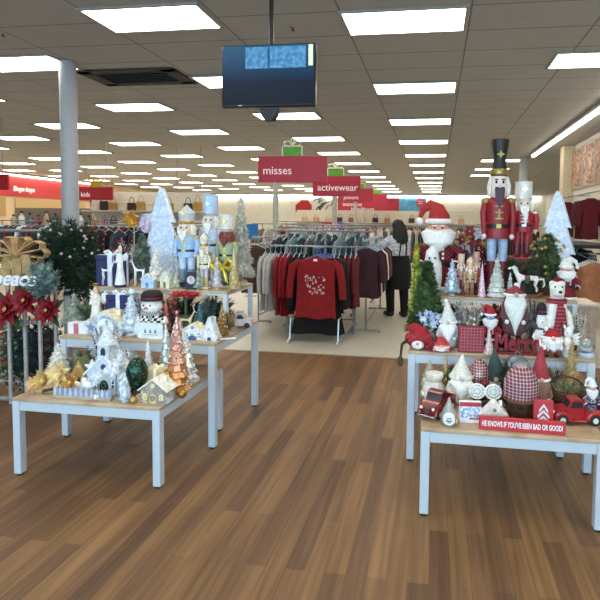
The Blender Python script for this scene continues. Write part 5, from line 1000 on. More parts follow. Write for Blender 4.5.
# ================================================================= SMALL FILLERS BETWEEN THE BIG PIECES
def fill(u, Y, surf, vt, w_, lab, c, c2, n=26, **k):
    l, h, w = spot(u, Y, surf, vt, w_); return spray_bush((l[0], l[1], l[2]), w/2, h, n, lab, c, c2, k.pop('name', 'greenery_spray'), wd=k.pop('wd', .006), ln=k.pop('ln', .045), per=14, spread=k.pop('spread', 1.), **k)
fill(103, 3.27, T1, 326, 36, 'silver glitter branch spray behind the church', 'b8c0c8', 'eef0f4', 40, name='glitter_spray')
fill(84, 3.28, T1, 346, 26, 'mossy green spray behind the tiny gold house', '5a6448', '8a8c70')
fill(120, 3.08, T1, 345, 22, 'frosted white twig spray right of the church roof', 'd4dae2', 'ffffff', name='glitter_spray')
l, h, w = spot(116, 2.86, T1, 360, 20); rose_pick(l, h, w, 'white flower pick in front of the church door side', 'eceef2', 'd8d0b0')
l, h, w = spot(98, 2.86, T1, 372, 16); rose_pick(l, h, w, 'small white flower pick between white birds and church', 'e4e8f0', 'c8ccd8')
for u, Y, r, c, lb in ((66, 2.84, 4.5, 'd8dce4', 'silver ball ornament left of the white birds'), (127, 2.83, 4.5, 'cfd4dc', 'silver ball ornament right of the fence end'), (133, 2.79, 3.6, 'c8a860', 'gold ball ornament at the front edge below the green globe'), (150, 2.98, 5, 'e4e0d8', 'pearl ball ornament behind the gold wire star'), (182, 2.93, 4.5, 'b8823c', 'copper ball ornament at the foot of the rose gold tree'), (96, 2.79, 3.5, 'e8eaf0', 'tiny pearl ball in front of the fence')):
    X = xcol(u, Y, T1+.05); ball_ornament((X, Y, T1+.0006), metres(r, X, Y), lb, c)
l, h, w = spot(150, 3.14, T1, 352, 16); glass_tree(l, h, w, 'clear pale green glass tree behind the pearl ball', 'c4d4c8', None, .2, .15, 8)
fill(90, 3.58, T2, 296, 28, 'olive green spray left of the gold haired angel', '4a5a3c', '7a8468')
fill(143, 3.6, T2, 294, 22, 'silver grey spray behind the snowman shoulder', 'a8b0b4', 'd8dce0', name='glitter_spray')
fill(172, 3.57, T2, 298, 22, 'brown red berry spray left of the red poinsettia', '4a3a34', '7a4c44', berries='a83c3c', nb=14)
fill(207, 3.6, T2, 296, 26, 'dark teal spray behind the narrow A-frame house', '2f4644', '5a6e6c')
fill(228, 3.62, T2, 312, 16, 'dry gold grass spray behind the bronze cone tree', '8a7444', 'b09a60')
l, h, w = spot(178, 3.42, T2, 318, 14); glass_tree(l, h, w, 'pale pink glass tree left of the white chalet', 'e0c0bc', None, .4, .3, 8)
l, h, w = spot(138, 3.4, T2, 314, 13); brush_tree(l, h, w, 'short snowy tree between silver tree and tree sign', 'e4e8ee', 'ffffff', 350)
for k, (x, c, c2, lb) in enumerate(((-2.38, '22301f', '3c4a34', 'dark green garland heap under the left end of the left riser'), (-2.06, '2a2c2a', '5a5c54', 'charcoal grey greenery heap under the middle of the left riser'), (-1.76, '26322e', '48544c', 'dark pine heap under the right end of the left riser'))): spray_bush((x, 3.9, T2+.005), .17, .24, 44, lb, c, c2, 'garland_heap', wd=.008, ln=.06, per=14, spread=1.35)
fill(131, 4.08, T3, 236, 24, 'pale twig spray behind the two white reindeer', 'a8aca4', 'd8d8d0', name='twig_spray')
l, h, w = spot(198, 3.66, T3, 268, 10); brush_tree(l, h, w, 'little frosted green tree right of the mantel clock', '8a9a8c', 'c4ccc4', 260)
l, h, w = spot(217, 3.68, T3, 256, 11); brush_tree(l, h, w, 'slim mauve white tree between cream and green nutcrackers', 'c4bcc8', 'e4e0e4', 320)
l, h, w = spot(234, 3.72, T3, 246, 12); glass_tree(l, h, w, 'slim pale gold glass tree right of the gold bow nutcracker', 'c8b880', None, .5, .3, 9)
l, h, w = spot(172, 3.84, T3, 252, 14); brush_tree(l, h, w, 'grey white tree in front of the pale blue cut-out tree', 'a8aeb0', 'd8dcdc', 420)
fill(119, 4.06, T3, 240, 24, 'dark red and green spray behind the navy gift box', '2c2a26', '54302e', berries='8a2c34', nb=14)
fill(190, 4.12, T3, 228, 34, 'dark green spray behind the silver blue nutcracker', '3a463c', '6a766a')
fill(222, 4.12, T3, 236, 30, 'grey green spray behind the gold bow nutcracker', '5a6454', '8c9484')
# right
fill(455, 3.3, T1, 366, 22, 'dark green spray behind the cream knitted gnome', '2c3a2a', '56624a')
fill(508, 3.18, T1, 362, 20, 'dark spruce spray between slate gnome and plaid pinecone', '26342e', '44544c')
fill(551, 3.22, T1, 366, 22, 'brown twig spray behind the red chevron block', '4a3628', '7a6448', name='twig_spray')
fill(480, 3.14, T1, 376, 18, 'red berry spray behind the white medallion sign', '4a2a24', '6a4038', berries='a82c30', nb=14)
for u, Y, r, c, lb in ((456, 2.8, 4, 'c8b070', 'gold ball ornament right of the teardrop gnome'), (508, 2.84, 5, '8a1c24', 'red ball ornament right of the cream felt cottage'), (530, 2.83, 4.2, '5a3a24', 'brown ball ornament left of the red chevron block'), (424, 3.2, 4.5, 'd8d0c0', 'pearl ball ornament beside the cream gift sack')):
    X = xcol(u, Y, T1+.05); ball_ornament((X, Y, T1+.0006), metres(r, X, Y), lb, c)
fill(461, 3.62, T2, 302, 24, 'frosted grey spray left of the birch twigs', '8a9490', 'c4ccc8', name='glitter_spray')
fill(502, 3.6, T2, 302, 22, 'dark burgundy spray left of the long bearded gnome', '3c1a20', '6a2c34', berries='a83038', nb=12)
fill(532, 3.6, T2, 300, 26, 'frosted brown twig spray right of the long bearded gnome', '6a5c54', 'a89c94', name='twig_spray')
fill(576, 3.62, T2, 312, 22, 'cream pampas spray behind the winged cat', 'b8ac98', 'd8d0c0')
fill(484, 3.65, T2, 306, 20, 'dark green spray behind the blue faced Santa plush', '24341f', '44583a')
l, h, w = spot(541, 3.52, T2, 303, 14); snowman(l, h, w, 'small black and white snowman left of the polar bear', '18161a', '7a7a80', .8)
for k, (x, c, c2, lb) in enumerate(((.1, '2a1c1c', '5a3030', 'dark red garland heap under the left of the right riser'), (.45, '22301f', '40503a', 'dark green garland heap under the middle of the right riser'), (.8, '3a2a24', '6a5446', 'brown garland heap under the right end of the right riser'))): spray_bush((x, 3.97, T2+.005), .17, .24, 44, lb, c, c2, 'garland_heap', wd=.008, ln=.06, per=14, spread=1.35)
fill(513, 4.0, T3, 256, 36, 'dark evergreen spray behind the white ceramic cone tree', '1c2c1c', '38502f', 40)
fill(536, 3.92, T3, 250, 26, 'dark pine spray behind the rocking horse head', '22341f', '4a5a3a')
fill(462, 4.16, T3, 238, 26, 'burgundy spray behind the silver tinsel tree', '4a1820', '7a3038', berries='b08840', nb=14)
fill(488, 4.18, T3, 228, 26, 'mixed gold and burgundy spray left of tall nutcracker legs', '5a2a24', '9a7440')
l, h, w = spot(476, 3.9, T3, 252, 11); nutcracker(l, h, w, 'small rosy nutcracker between tan nutcracker and pink candle tree', 'a8605a', '8a4a44', 'c89888', 'e8dcd0', '5a2a28', 'e0bca4', 'c8a878', 'round', base='5a2a28')
l, h, w = spot(510, 3.78, T3, 272, 9); brush_tree(l, h, w, 'tiny frosted tree left of the rocking horse', 'b4c4bc', 'e4ece8', 240)
# ================================================================= CLOTHES
def garment_mesh(W=.44, Lg=.7, kind='top', seed=0):
    r = random.Random(seed); b = MB(); n = 28; ph = [r.uniform(0, 6.28) for _ in range(4)]
    if kind in ('top', 'dress', 'tank'):
        ks = [(-.0, .065, .03), (-.015, .1, .035), (-.05, .4*W, .045), (-.09, .45*W, .05), (-.2*Lg, .41*W, .05), (-.45*Lg, .4*W, .05), (-.75*Lg, .43*W*(1.1 if kind == 'dress' else 1), .055), (-Lg, .46*W*(1.2 if kind == 'dress' else 1), .06), (-Lg*.995, .42*W, .03)]
        vs = []
        for i, (z, a, th) in enumerate(ks):
            f = min(1, max(0, -z/Lg))
            for k in range(n):
                t = 2*pi*k/n; fold = 1+f*.45*sin(3*t+ph[0])+f*.3*sin(5*t+ph[1]+z*4); vs.append((a*cos(t)*(1+.02*sin(7*z+ph[2])), th*sin(t)*fold+f*.012*sin(9*cos(t)*2+ph[3]), z+f*.012*sin(4*t+ph[2])))
        fs = [(i*n+k, (i+1)*n+k, (i+1)*n+(k+1) % n, i*n+(k+1) % n) for i in range(len(ks)-1) for k in range(n)]
        fs += [tuple(range(n)), tuple((len(ks)-1)*n+k for k in range(n-1, -1, -1))]; b.add(vs, fs)
        if kind != 'tank':
            for s in (-1, 1): b.tube([(s*.36*W, 0, -.055), (s*.5*W, 0, -.12), (s*.56*W, .01, -.34*Lg-.05), (s*.58*W, .012+.01*s, -.62*Lg-.05)], [.045, .055, .05, .045], 10)
    else:
        for s in (-1, 1): b.tube([(s*.22*W, 0, -.02), (s*.23*W, 0, -.3*Lg), (s*.24*W, .012, -.65*Lg), (s*.23*W, -.01, -Lg)], [.06, .07, .06, .055], 12)
        b.lathe([(.2*W, -.22), (.4*W, -.16), (.4*W, 0), (.36*W, .004)], 16, sy=.3)
    b.v = [(x, y*.6, z) for x, y, z in b.v]; return b
def hanger_mb(W=.42):
    b = MB(); b.tube([(-W*.45, 0, -.05), (-.03, 0, .02), (0, 0, .035), (.03, 0, .02), (W*.45, 0, -.05)], .006, 6).tube([(-W*.45, 0, -.05), (W*.45, 0, -.05)], .005, 6)
    b.tube([(0, 0, .035), (0, 0, .07), (.025, 0, .095), (.03, 0, .12), (0, 0, .14), (-.025, 0, .125)], .003, 5); return b
GM = {}; HGM = hanger_mb().mesh('hanger')
def gmesh(kind, W, Lg, sd):
    k = (kind, W, Lg, sd % 4)
    if k not in GM: GM[k] = garment_mesh(W, Lg, kind, 11*(sd % 4)+3).mesh('garment', 70)
    return GM[k]
NAMES = {'top': 'hanging_sweater', 'dress': 'long_dress', 'tank': 'hanging_vest', 'pants': 'pair_of_trousers'}
CATS = {'top': 'top', 'dress': 'dress', 'tank': 'vest', 'pants': 'trousers'}
gmats = {}
def garment(loc, rz, col, kind, W, Lg, label, group, hanger='c8d4dc', sd=0, pat=None, detail=True):
    key = (kind, W, Lg, sd % 4, col)
    me = gmesh(kind, W, Lg, sd)
    o = bpy.data.objects.new(NAMES[kind], me); COL.objects.link(o)
    if not me.materials: me.materials.append(M('808080'))
    o.material_slots[0].link = 'OBJECT'; o.material_slots[0].material = M(col, .9, var=.12, sc=14, h2=pat, psc=3) if pat else M(col, .9, var=.12, sc=14)
    o.location = loc; o.rotation_euler = (0, 0, rz); o['label'] = label; o['category'] = CATS[kind]; o['group'] = group
    if detail:
        h = bpy.data.objects.new('hanger', HGM); COL.objects.link(h); h.parent = o
        if not HGM.materials: HGM.materials.append(M('808080'))
        h.material_slots[0].link = 'OBJECT'; h.material_slots[0].material = M(hanger, .3, .2)
    return o
STEEL = M('8c9094', .35, .6, var=.03)
def rack(label, x, y, ln, z, along='x', group='clothes racks'):
    rz = 0 if along == 'x' else pi/2
    t = thing('clothes_rack', label, 'clothes rack', (x, y, 0), rz, group); q = ln/2
    part(t, 'rail', MB().tube([(-q, 0, z), (q, 0, z)], .014, 8), STEEL)
    for s in (-1, 1):
        e = s*(q-.27); part(t, 'post', MB().tube([(e, 0, .03), (e, 0, z+.0)], .014, 8), STEEL); part(t, 'foot', MB().tube([(e, -.2, .03), (e, .2, .03)], .016, 8).ball((e, -.2, .02), .02, 8, 6).ball((e, .2, .02), .02, 8, 6), STEEL)
    part(t, 'brace', MB().tube([(-q+.27, 0, .12), (q-.27, 0, .12)], .01, 6), STEEL); return t
CN = {'8c1218': 'bright red', '0c0b0e': 'black', 'b8b4b0': 'pale grey', '5c0c1c': 'burgundy', '3a2028': 'dark plum', '6a6468': 'mid grey', 'e8e4e0': 'white', '4a3428': 'brown', '6a5448': 'taupe', '1c2038': 'navy', '34404c': 'slate blue', 'b88878': 'dusty pink', '8a2c34': 'brick red', '4c5c68': 'steel blue', '8c8478': 'beige grey', 'c8c0b0': 'cream', '2a4a48': 'dark teal', '5a3a5c': 'purple', 'a06a48': 'rust orange', 'd0a888': 'tan', '7c8c94': 'light blue grey', '4a4038': 'dark brown', 'a8908c': 'rose beige', 'c4606c': 'pink', 'd8b898': 'peach'}
HB = .115
def row(phrase, x, y, dx, dy, n, z, cols, rz, kind, W, Lg, group, detail=True, hanger='c8d4dc', jit=.06):
    cnt = {}
    for i in range(n):
        c = cols[i % len(cols)]; cnt[c] = cnt.get(c, 0)+1
        lab = '%s %s hanging %s' % (CN[c], {'top': 'top', 'dress': 'dress', 'tank': 'sleeveless top', 'pants': 'trousers'}[kind], phrase)
        garment((x+dx*i, y+dy*i, z-HB), rz+R.uniform(-jit, jit), c, kind, W, Lg, lab, group+' in '+CN[c], hanger, i+n, None, detail)
# ---- front fixture
t = thing('clothes_stand', 'chrome clothes stand facing the aisle with red sweatshirt on its front arm', 'clothes rack', (-1.62, 7.05, 0), 0)
part(t, 'crossbar', MB().tube([(-.85, 0, 1.27), (.62, 0, 1.27)], .014, 8), STEEL); part(t, 'front_arm', MB().tube([(.06, 0, 1.27), (.06, -.62, 1.27), (.06, -.66, 1.29)], .012, 8), STEEL)
for x in (-.5, .06, .5): part(t, 'post', MB().tube([(x, 0, .04), (x, 0, 1.5 if x == .06 else 1.28)], .018, 10), STEEL)
for x in (-.3, .36): part(t, 'foot', MB().tube([(x, -.62, .03), (x, .5, .03)], .02, 8).tube([(x, -.55, .03), (x, -.5, .32), (x, 0, .34)], .012, 8).ball((x, -.62, .025), .025, 8, 6).ball((x, .5, .025), .025, 8, 6), M('d4d8dc', .3, .6))
part(t, 'foot_bar', MB().tube([(-.5, 0, .04), (.5, 0, .04)], .016, 8).tube([(-.3, -.45, .2), (.36, -.45, .2)], .01, 8), STEEL)
g = garment((-1.555, 6.46, 1.27-HB), 0, '8c1218', 'top', .62, .8, 'red sweatshirt with white print facing the aisle on the chrome stand', 'sweatshirts', '5a78c0', 1)
b = MB()
for k in range(44):
    a = R.uniform(-.13, .13); z = -.24-R.random()*.24; b.box((a, -.04, z), (R.uniform(.006, .03), .01, R.uniform(.006, .035)), .001)
part(g, 'chest_print', b, M('d8b8b0', .6, var=.2)); part(g, 'neck_label', MB().box((0, -.026, -.035), (.05, .01, .03), .002), M('f0eeea'))
for k, (y, c, lb) in enumerate(((6.57, '0c0b0e', 'black long top directly behind the red sweatshirt'), (6.68, '0c0b0e', 'second black long top behind the red sweatshirt'), (6.8, '8c1218', 'red top third behind the front sweatshirt'), (6.92, '0c0b0e', 'black top nearest the post of the chrome stand'))):
    garment((-1.56+.015*k, y, 1.27-HB), 0, c, 'dress' if k < 2 else 'top', (.64 if k < 2 else .56), 1.04 if k < 2 else .8, lb, 'tops on the front arm', '5a78c0', k)
row('on the left end of the chrome stand', -2.43, 7.0, .075, 0, 3, 1.27, ['b8b4b0'], pi/2, 'top', .5, .8, 'tops on the chrome stand', hanger='a8c4d8')
row('left of the red sweatshirt on the chrome stand', -2.2, 7.0, .07, 0, 3, 1.27, ['8c1218'], pi/2, 'top', .5, .86, 'tops on the chrome stand', hanger='a8c4d8')
row('left of the red sweatshirt on the chrome stand', -1.97, 7.0, .07, 0, 3, 1.27, ['0c0b0e'], pi/2, 'top', .5, .78, 'tops on the chrome stand', hanger='a8c4d8')
row('right of the red sweatshirt on the chrome stand', -1.4, 7.0, .065, 0, 2, 1.27, ['0c0b0e'], pi/2, 'top', .5, .8, 'tops on the chrome stand', hanger='a8c4d8')
row('at the right end of the chrome stand', -1.25, 7.0, .075, 0, 3, 1.27, ['5c0c1c'], pi/2, 'top', .5, .72, 'tops on the chrome stand', hanger='a8c4d8')
rack('clothes rack running away beside the aisle in front of the person', -1.0, 8.3, 2.5, 1.36, 'y')
row('on the rack beside the aisle', -1.0, 7.25, 0, .15, 16, 1.36, ['3a2028', '0c0b0e', '5c0c1c', 'e8e4e0', '8a2c34', '0c0b0e', '6a6468'], 0, 'top', .44, .72, 'tops on the aisle rack', hanger='9cc0cc')
rack('clothes rack with brown tops just right of the champagne cone tree', -2.78, 8.4, 2., 1.36, 'y')
row('on the rack just right of the champagne cone tree', -2.78, 7.5, 0, .17, 11, 1.36, ['4a3428', '6a5448', '4a3428', '3a2028', '6a6468'], 0, 'top', .46, .74, 'tops on the brown rack', hanger='e0e4e4')
# ---- racks deeper in the store
far = [(-1.9, 8.7, 1.5, 1.42, ['4c5c68', '34404c', '7c8c94', 'b8b4b0', '2a4a48'], 'on the rack directly behind the chrome stand'),
       (-2.0, 10.2, 2.0, 1.46, ['c8c0b0', '7c8c94', '4c5c68', '8c8478', 'e8e4e0'], 'on the pale rack behind the misses post'),
       (-1.0, 11.6, 1.8, 1.46, ['4c5c68', '2a4a48', 'a8908c', 'b8b4b0'], 'on the rack in front of the activewear post'),
       (-3.5, 11.8, 1.9, 1.46, ['b88878', '8c8478', 'c8c0b0', 'a8908c', '8a2c34'], 'on the pinkish rack left of the misses post'),
       (-2.2, 13.6, 2.0, 1.5, ['b88878', 'a8908c', 'd8b898', '8a2c34'], 'on the rose rack behind the activewear post'),
       (.1, 13.4, 1.8, 1.46, ['c8c0b0', 'd0a888', '4a4038', '8c8478'], 'on the tan rack behind the person'),
       (-5.2, 8.6, 2.2, 1.42, ['1c2038', '0c0b0e', '34404c', '1c2038'], 'on the navy rack behind the left tables'),
       (-5.6, 10.6, 2.2, 1.46, ['1c2038', '4a4038', '3a2028', '6a6468'], 'on the dark rack behind the navy rack'),
       (-8.0, 11.2, 2.0, 1.46, ['8a2c34', '0c0b0e', '5c0c1c', '34404c'], 'on the dark red rack just left of the round column'),
       (-9.9, 11.0, 1.8, 1.46, ['34404c', 'e8e4e0', '4c5c68', '8a2c34'], 'on the rack near the left edge above the tan bow'),
       (-7.6, 14.5, 2.2, 1.5, ['b88878', 'c8c0b0', '8c8478', '4a4038'], 'on the cream rack under the small red hanging sign'),
       (1.3, 10.8, 1.6, 1.46, ['6a6468', 'b8b4b0', '3a2028', 'a8908c'], 'on the rack behind the big Santa'),
       (2.0, 14.6, 1.8, 1.5, ['b88878', 'a8908c', '5c0c1c', 'c4606c'], 'on the pink rack behind the tall nutcracker'),
       (-3.9, 15.6, 2.2, 1.52, ['8c8478', 'b88878', 'd8b898', 'c8c0b0'], 'on the beige rack far behind the left nutcrackers')]
for i, (x, y, ln, z, cols, ph) in enumerate(far):
    z += .1
    rack('rail of '+CN[cols[0]]+' and '+CN[cols[1]]+' tops standing '+ph[ph.index('rack')+5:], x, y, ln, z)
    n = 11; row(ph, x-ln/2+.1, y, (ln-.2)/(n-1), 0, n, z, cols, pi/2+.12*((i % 3)-1), 'top', .44, .72, 'tops '+ph, detail=(y < 12), hanger=('9cc4d0', 'e4e8ea', 'b0c8d0')[i % 3], jit=.18)
# ---- right wall garments
t = thing('wall_rail', 'high chrome rail of burgundy tops on the right wall', 'clothes rack', (XW-.3, 11.9, 2.28)); part(t, 'rail', MB().tube([(0, -1.9, 0), (0, 1.5, 0)], .015, 8), STEEL)
for y in (-1.8, 0, 1.4): part(t, 'bracket', MB().tube([(0, y, 0), (.3, y, 0)], .012, 8), STEEL)
row('in the farther bunch on the high right wall rail', XW-.3, 12.55, 0, .1, 6, 2.28, ['5c0c1c', '3a2028'], 0, 'top', .36, .82, 'burgundy tops far bunch')
row('in the nearer bunch on the high right wall rail', XW-.3, 10.7, 0, .1, 6, 2.28, ['5c0c1c', '5c0c1c', '3a2028'], 0, 'top', .36, .82, 'burgundy tops near bunch')
t = thing('display_fixture', 'black metal clothes fixture standing right of the pine tree', 'clothes rack', (xcol(590, 8, .8)-.1, 9.3, 0))
for x in (-.35, .55):
    for y in (-1., .8): part(t, 'post', MB().box((x, y, .65), (.045, .045, 1.3), .004), M('1a1a1c', .5))
for z in (1.28, .7): part(t, 'top_frame' if z > 1 else 'lower_frame', MB().box((.1, -1, z), (.9, .03, .04)).box((.1, .8, z), (.9, .03, .04)).box((-.35, -.1, z), (.03, 1.8, .04)).box((.55, -.1, z), (.03, 1.8, .04)), M('1a1a1c', .5))
part(t, 'shelf', MB().box((.1, -.1, 1.31), (.95, 1.9, .02), .003), M('26262a', .5)); part(t, 'front_arm', MB().tube([(.1, -1, 1.18), (.1, -1.45, 1.18)], .014, 8).tube([(-.28, -1, .85), (-.28, -1.45, .85)], .014, 8).box((.1, -1, 1.18), (.9, .025, .03)).box((.1, -1, .85), (.9, .025, .03)), M('2a2a2c', .4))
row('on the black fixture right of the small Santa', xcol(590, 8, .8), 7.8, 0, .1, 4, 1.18, ['a06a48'], 0, 'tank', .42, .56, 'rust tops on the black fixture', jit=.03)
if 0: row('low on the black fixture under the rust tops', 2.27, 7.8, 0, .1, 4, .85, ['d0a888', 'a8908c'], 0, 'pants', .46, .6, 'trousers on the black fixture', jit=.03)
row('inside the black fixture beside the right wall', xcol(574, 8.6, 1.), 8.5, 0, .17, 7, 1.26, ['0c0b0e', '3a2028', '34404c'], 0, 'top', .46, .6, 'dark tops inside the black fixture')
# ---- handbags
def handbag(loc, h, w, label, col, group, rz=0.):
    t = thing('handbag', label, 'handbag', loc, rz, group); part(t, 'body', MB().box((0, 0, h*.3), (w, w*.35, h*.58), w*.08), M(col, .55)); part(t, 'handle', MB().tube([(w*.3*cos(a*pi/8), 0, h*.56+h*.44*sin(a*pi/8)) for a in range(9)], w*.04, 6), M(col, .5)); return t
def gondola(label, x, y, wd, levels, col='d8d4cc', d=.4):
    t = thing('shelf_unit', label, 'shelf', (x, y, 0), 0, 'merchandise shelf units'); zt = levels[-1]
    part(t, 'back_panel', MB().box((0, .02, (zt+.5)/2), (wd, .03, zt+.5), .003), M(col, .7))
    for z in levels: part(t, 'shelf', MB().box((0, -d/2, z-.012), (wd, d, .024), .003), M(col, .6))
    part(t, 'base', MB().box((0, -d/2, .06), (wd, d, .12), .004), M('6a6864', .6)); return t
gondola('cream shelf unit of tan handbags below the far red signs', -2.2, 21., 7.4, [.5, .95, 1.3, 1.62], 'd4ccb8')
hb = ['c0a078', 'b8946a', 'cbb08c', '2a2422', '8a5a44', 'c8b498', '1c1a1c', 'a87850', 'd0bca0', '3a2a26', 'bfa27c', '6a3a34']
for i in range(14):
    x = -5.5+.5*i; handbag((x, 20.78, 1.6205), .34, .24, '%s handbag on the top shelf under the far red signs' % ('tan' if hb[i % 12] in ('c0a078', 'b8946a', 'cbb08c', 'c8b498', 'd0bca0', 'bfa27c', 'a87850') else 'dark'), hb[i % 12], 'handbags on the top shelf in '+('tan' if hb[i % 12] in ('c0a078', 'b8946a', 'cbb08c', 'c8b498', 'd0bca0', 'bfa27c', 'a87850') else 'dark'))
for i in range(14):
    x = -5.55+.5*i; handbag((x, 20.78, 1.3005), .2, .24, 'small %s purse on the second shelf under the far red signs' % ('reddish' if i % 3 == 0 else 'brown' if i % 3 == 1 else 'pale'), ('7c2c30', '6a4634', 'd0c0a8')[i % 3], 'purses on the second shelf in '+('reddish' if i % 3 == 0 else 'brown' if i % 3 == 1 else 'pale'))
gondola('cream shelf unit of mixed handbags behind the left display tables', -7.6, 12.6, 3.4, [.5, .95, 1.45, 1.85], 'e0d6c4')
for i in range(12):
    k = i % 3; handbag((-9.05+.265*i, 12.4, 1.8505), .36+.06*(i % 2), .23, '%s handbag on the top shelf under the small red hanging sign' % ('cream', 'dark brown', 'gold')[k], ('d8ccb4', '3a2c26', 'b08a48')[k], 'handbags under the small red sign in '+('cream', 'brown', 'gold')[k])
for i in range(12):
    k = i % 4; handbag((-9.05+.265*i, 12.4, 1.4505), .26, .21, '%s purse on the second shelf under the small red hanging sign' % ('gold', 'pink', 'black', 'pale')[k], ('a88a50', 'b07880', '1c1a1c', 'd0c8b8')[k], 'purses under the small red sign in '+('gold', 'pink', 'black', 'pale')[k])
# bottles and boxes at far left
gondola('dark shelf unit of bottles and boxes at the far left edge', -10.6, 13.2, 3.2, [.4, .8, 1.1, 1.42], '8a7a68')
bc = ['b8a89c', '34404c', '8a3038', 'e4ecec', '3a2a2c', 'c8a488', '5c6a70']
bn = ['beige', 'slate', 'dark red', 'white', 'black', 'tan', 'grey blue']
for j, z in enumerate((1.4205, 1.1005)):
    for i in range(12):
        x = -12.05+.265*i; k = (i*3+j) % 7
        t = thing('bottle', '%s bottle on the %s shelf at the far left edge' % (bn[k], ('top', 'second')[j]), 'bottle', (x, 12.98, z), 0, '%s bottles %s shelf' % (bn[k], ('top', 'second')[j])); hh = (.3+.1*((i*5) % 3)/2)*(1 if j == 0 else .75)
        part(t, 'body', MB().lathe([(.07, 0), (.075, hh*.1), (.075, hh*.6), (.03, hh*.78), (.03, hh*.86)], 12), M(bc[k], .4)); part(t, 'cap', MB().lathe([(.036, hh*.86), (.036, hh)], 10), M('2a2626', .4))
# ================================================================= SIGNS
RED = M('b42a40', .5, var=.04, sc=3)
def gift_icon(root, x, y, z, s):
    g = part(root, 'gift_box_topper', MB().box((x, y, z+s*.3), (s*1.3, .03, s*.6), .004), M('5ca832', .5)); b = MB()
    for k in (-1, 1):
        b.tube([(x, y-.02, z+s*.62), (x+k*s*.25, y-.02, z+s*.95), (x+k*s*.55, y-.02, z+s*.9), (x+k*s*.5, y-.02, z+s*.66), (x, y-.02, z+s*.62)], s*.045, 6); b.tube([(x, y-.02, z+s*.62), (x+k*s*.1, y-.02, z+s*1.05), (x+k*s*.02, y-.02, z+s*1.08)], s*.04, 6); b.tube([(x+k*s*.65, y-.02, z), (x+k*s*.65, y-.02, z+s*.6)], s*.04, 6)
    b.tube([(x-s*.65, y-.02, z+s*.6), (x+s*.65, y-.02, z+s*.6)], s*.035, 6); part(g, 'topper_bow', b, M('f0ead0', .5))
def dept_sign(label, txt, u0, v0, u1, v1, Y, post=True, icon=None, mt=None, tx=.1, ty=.5, ts=.32):
    a, c = at_y(u0, v0, Y), at_y(u1, v1, Y); w, h = c.x-a.x, (zrow(v0, (a.x+c.x)/2, Y)-zrow(v1, (a.x+c.x)/2, Y)); cx_, zb = (a.x+c.x)/2, zrow(v1, (a.x+c.x)/2, Y)
    t = thing('department_sign', label, 'sign', (cx_, Y, 0), 0, 'red department signs'); part(t, 'panel', MB().box((0, 0, zb+h/2), (w, .05, h), .006), mt or RED)
    if txt:
        ls = txt.split('\n')
        for i, s_ in enumerate(ls):
            mb = text_mb(s_, h*ts, .008, 'LEFT'); mb.v = [(x-w/2+w*tx, y-.03, z+zb+h*(ty-i*.28)) for x, y, z in mb.v]; part(t, 'lettering', mb, M('f2e4e4', .5, emit=.15, var=0))
    if post: part(t, 'post', MB().tube([(post if post is not True else 0, .04, .02), (post if post is not True else 0, .04, zb+h*.5)], .05 if Y < 11 else .06, 12), M('b8b4a8', .5)); part(t, 'post_base', MB().lathe([(.16, 0), (.16, .012), (.07, .03)], 16, (post if post is not True else 0, .04, 0)), M('a8a49c', .4, .4))
    if icon: gift_icon(t, icon[0]*w, 0, zb+h, icon[1])
    return t
dept_sign('red sign on a post reading misses with green gift topper', 'misses', 258.5, 156, 327, 182.5, 9., -.33, (-.0, .28), ts=.44, tx=.07, ty=.44)
dept_sign('red sign on a post reading activewear half behind the misses sign', 'activewear', 313, 176, 360.5, 196.5, 12., -.05, (-.02, .3), ts=.46, tx=.1, ty=.42)
dept_sign('red sign reading juniors behind the activewear sign', 'juniors', 338, 188.5, 373, 202, 16., True, (.12, .26), tx=.17, ty=.33, ts=.4)
dept_sign('red sign reading intimates behind the juniors sign', 'intimates', 338, 194, 387, 207.5, 20., True, (.3, .26), ty=.22, ts=.4, tx=.1)
dept_sign('farthest red sign reading handbags with its right end showing', 'handbags', 338, 198, 399, 213.5, 24., True, None, ty=.26, ts=.42, tx=.22)
dept_sign('small red sign with gold gift topper right of the round column', 'kids', 79.5, 187, 113, 200, 12., False, None, M('a8202c', .5), tx=.06, ty=.4, ts=.5)
o = [q for q in S.objects if q.get('label', '').startswith('small red sign with gold')][0]
pn = [c for c in o.children if c.name.startswith('panel')][0]; zt = max(v.co.z for v in pn.data.vertices)
part(o, 'gold_topper', MB().box((0, -.01, zt+.06), (.3, .03, .14), .004).tube([(0, -.02, zt+.13), (-.14, -.02, zt+.24), (-.2, -.02, zt+.15), (0, -.02, zt+.13), (.2, -.02, zt+.15), (.14, -.02, zt+.24), (0, -.02, zt+.13)], .02, 6), M('c4a838', .4, .3)); part(o, 'hanging_wire', MB().tube([(-.3, 0, zt), (-.3, 0, ZC)], .006, 5).tube([(.3, 0, zt), (.3, 0, ZC)], .006, 5), M('8a8880'))
t = dept_sign('plain dark red hanging sign cut off by the left edge', '', -12, 174, 9, 190, 9., False, None, M('a01c28', .5)); pn = t.children[0]; zt = max(v.co.z for v in pn.data.vertices); part(t, 'hanging_wire', MB().tube([(.1, 0, zt), (.1, 0, ZC)], .006, 5), M('8a8880'))
def flat_sign(label, u0, v0, u1, v1, Y, mt, name='poster', post=False, d=.03):
    a, c = at_y(u0, v0, Y), at_y(u1, v1, Y); w = c.x-a.x; cx_ = (a.x+c.x)/2; z0, z1 = zrow(v1, cx_, Y), zrow(v0, cx_, Y)
    t = thing(name, label, 'poster', (cx_, Y, z0)); part(t, 'panel', MB().box((0, 0, (z1-z0)/2), (w, d, z1-z0), .004), mt)
    if post: part(t, 'stand', MB().tube([(0, .03, -z0+.01), (0, .03, .02)], .014, 8).lathe([(.14, -z0), (.13, -z0+.014)], 14), STEEL)
    return t, w, z1-z0
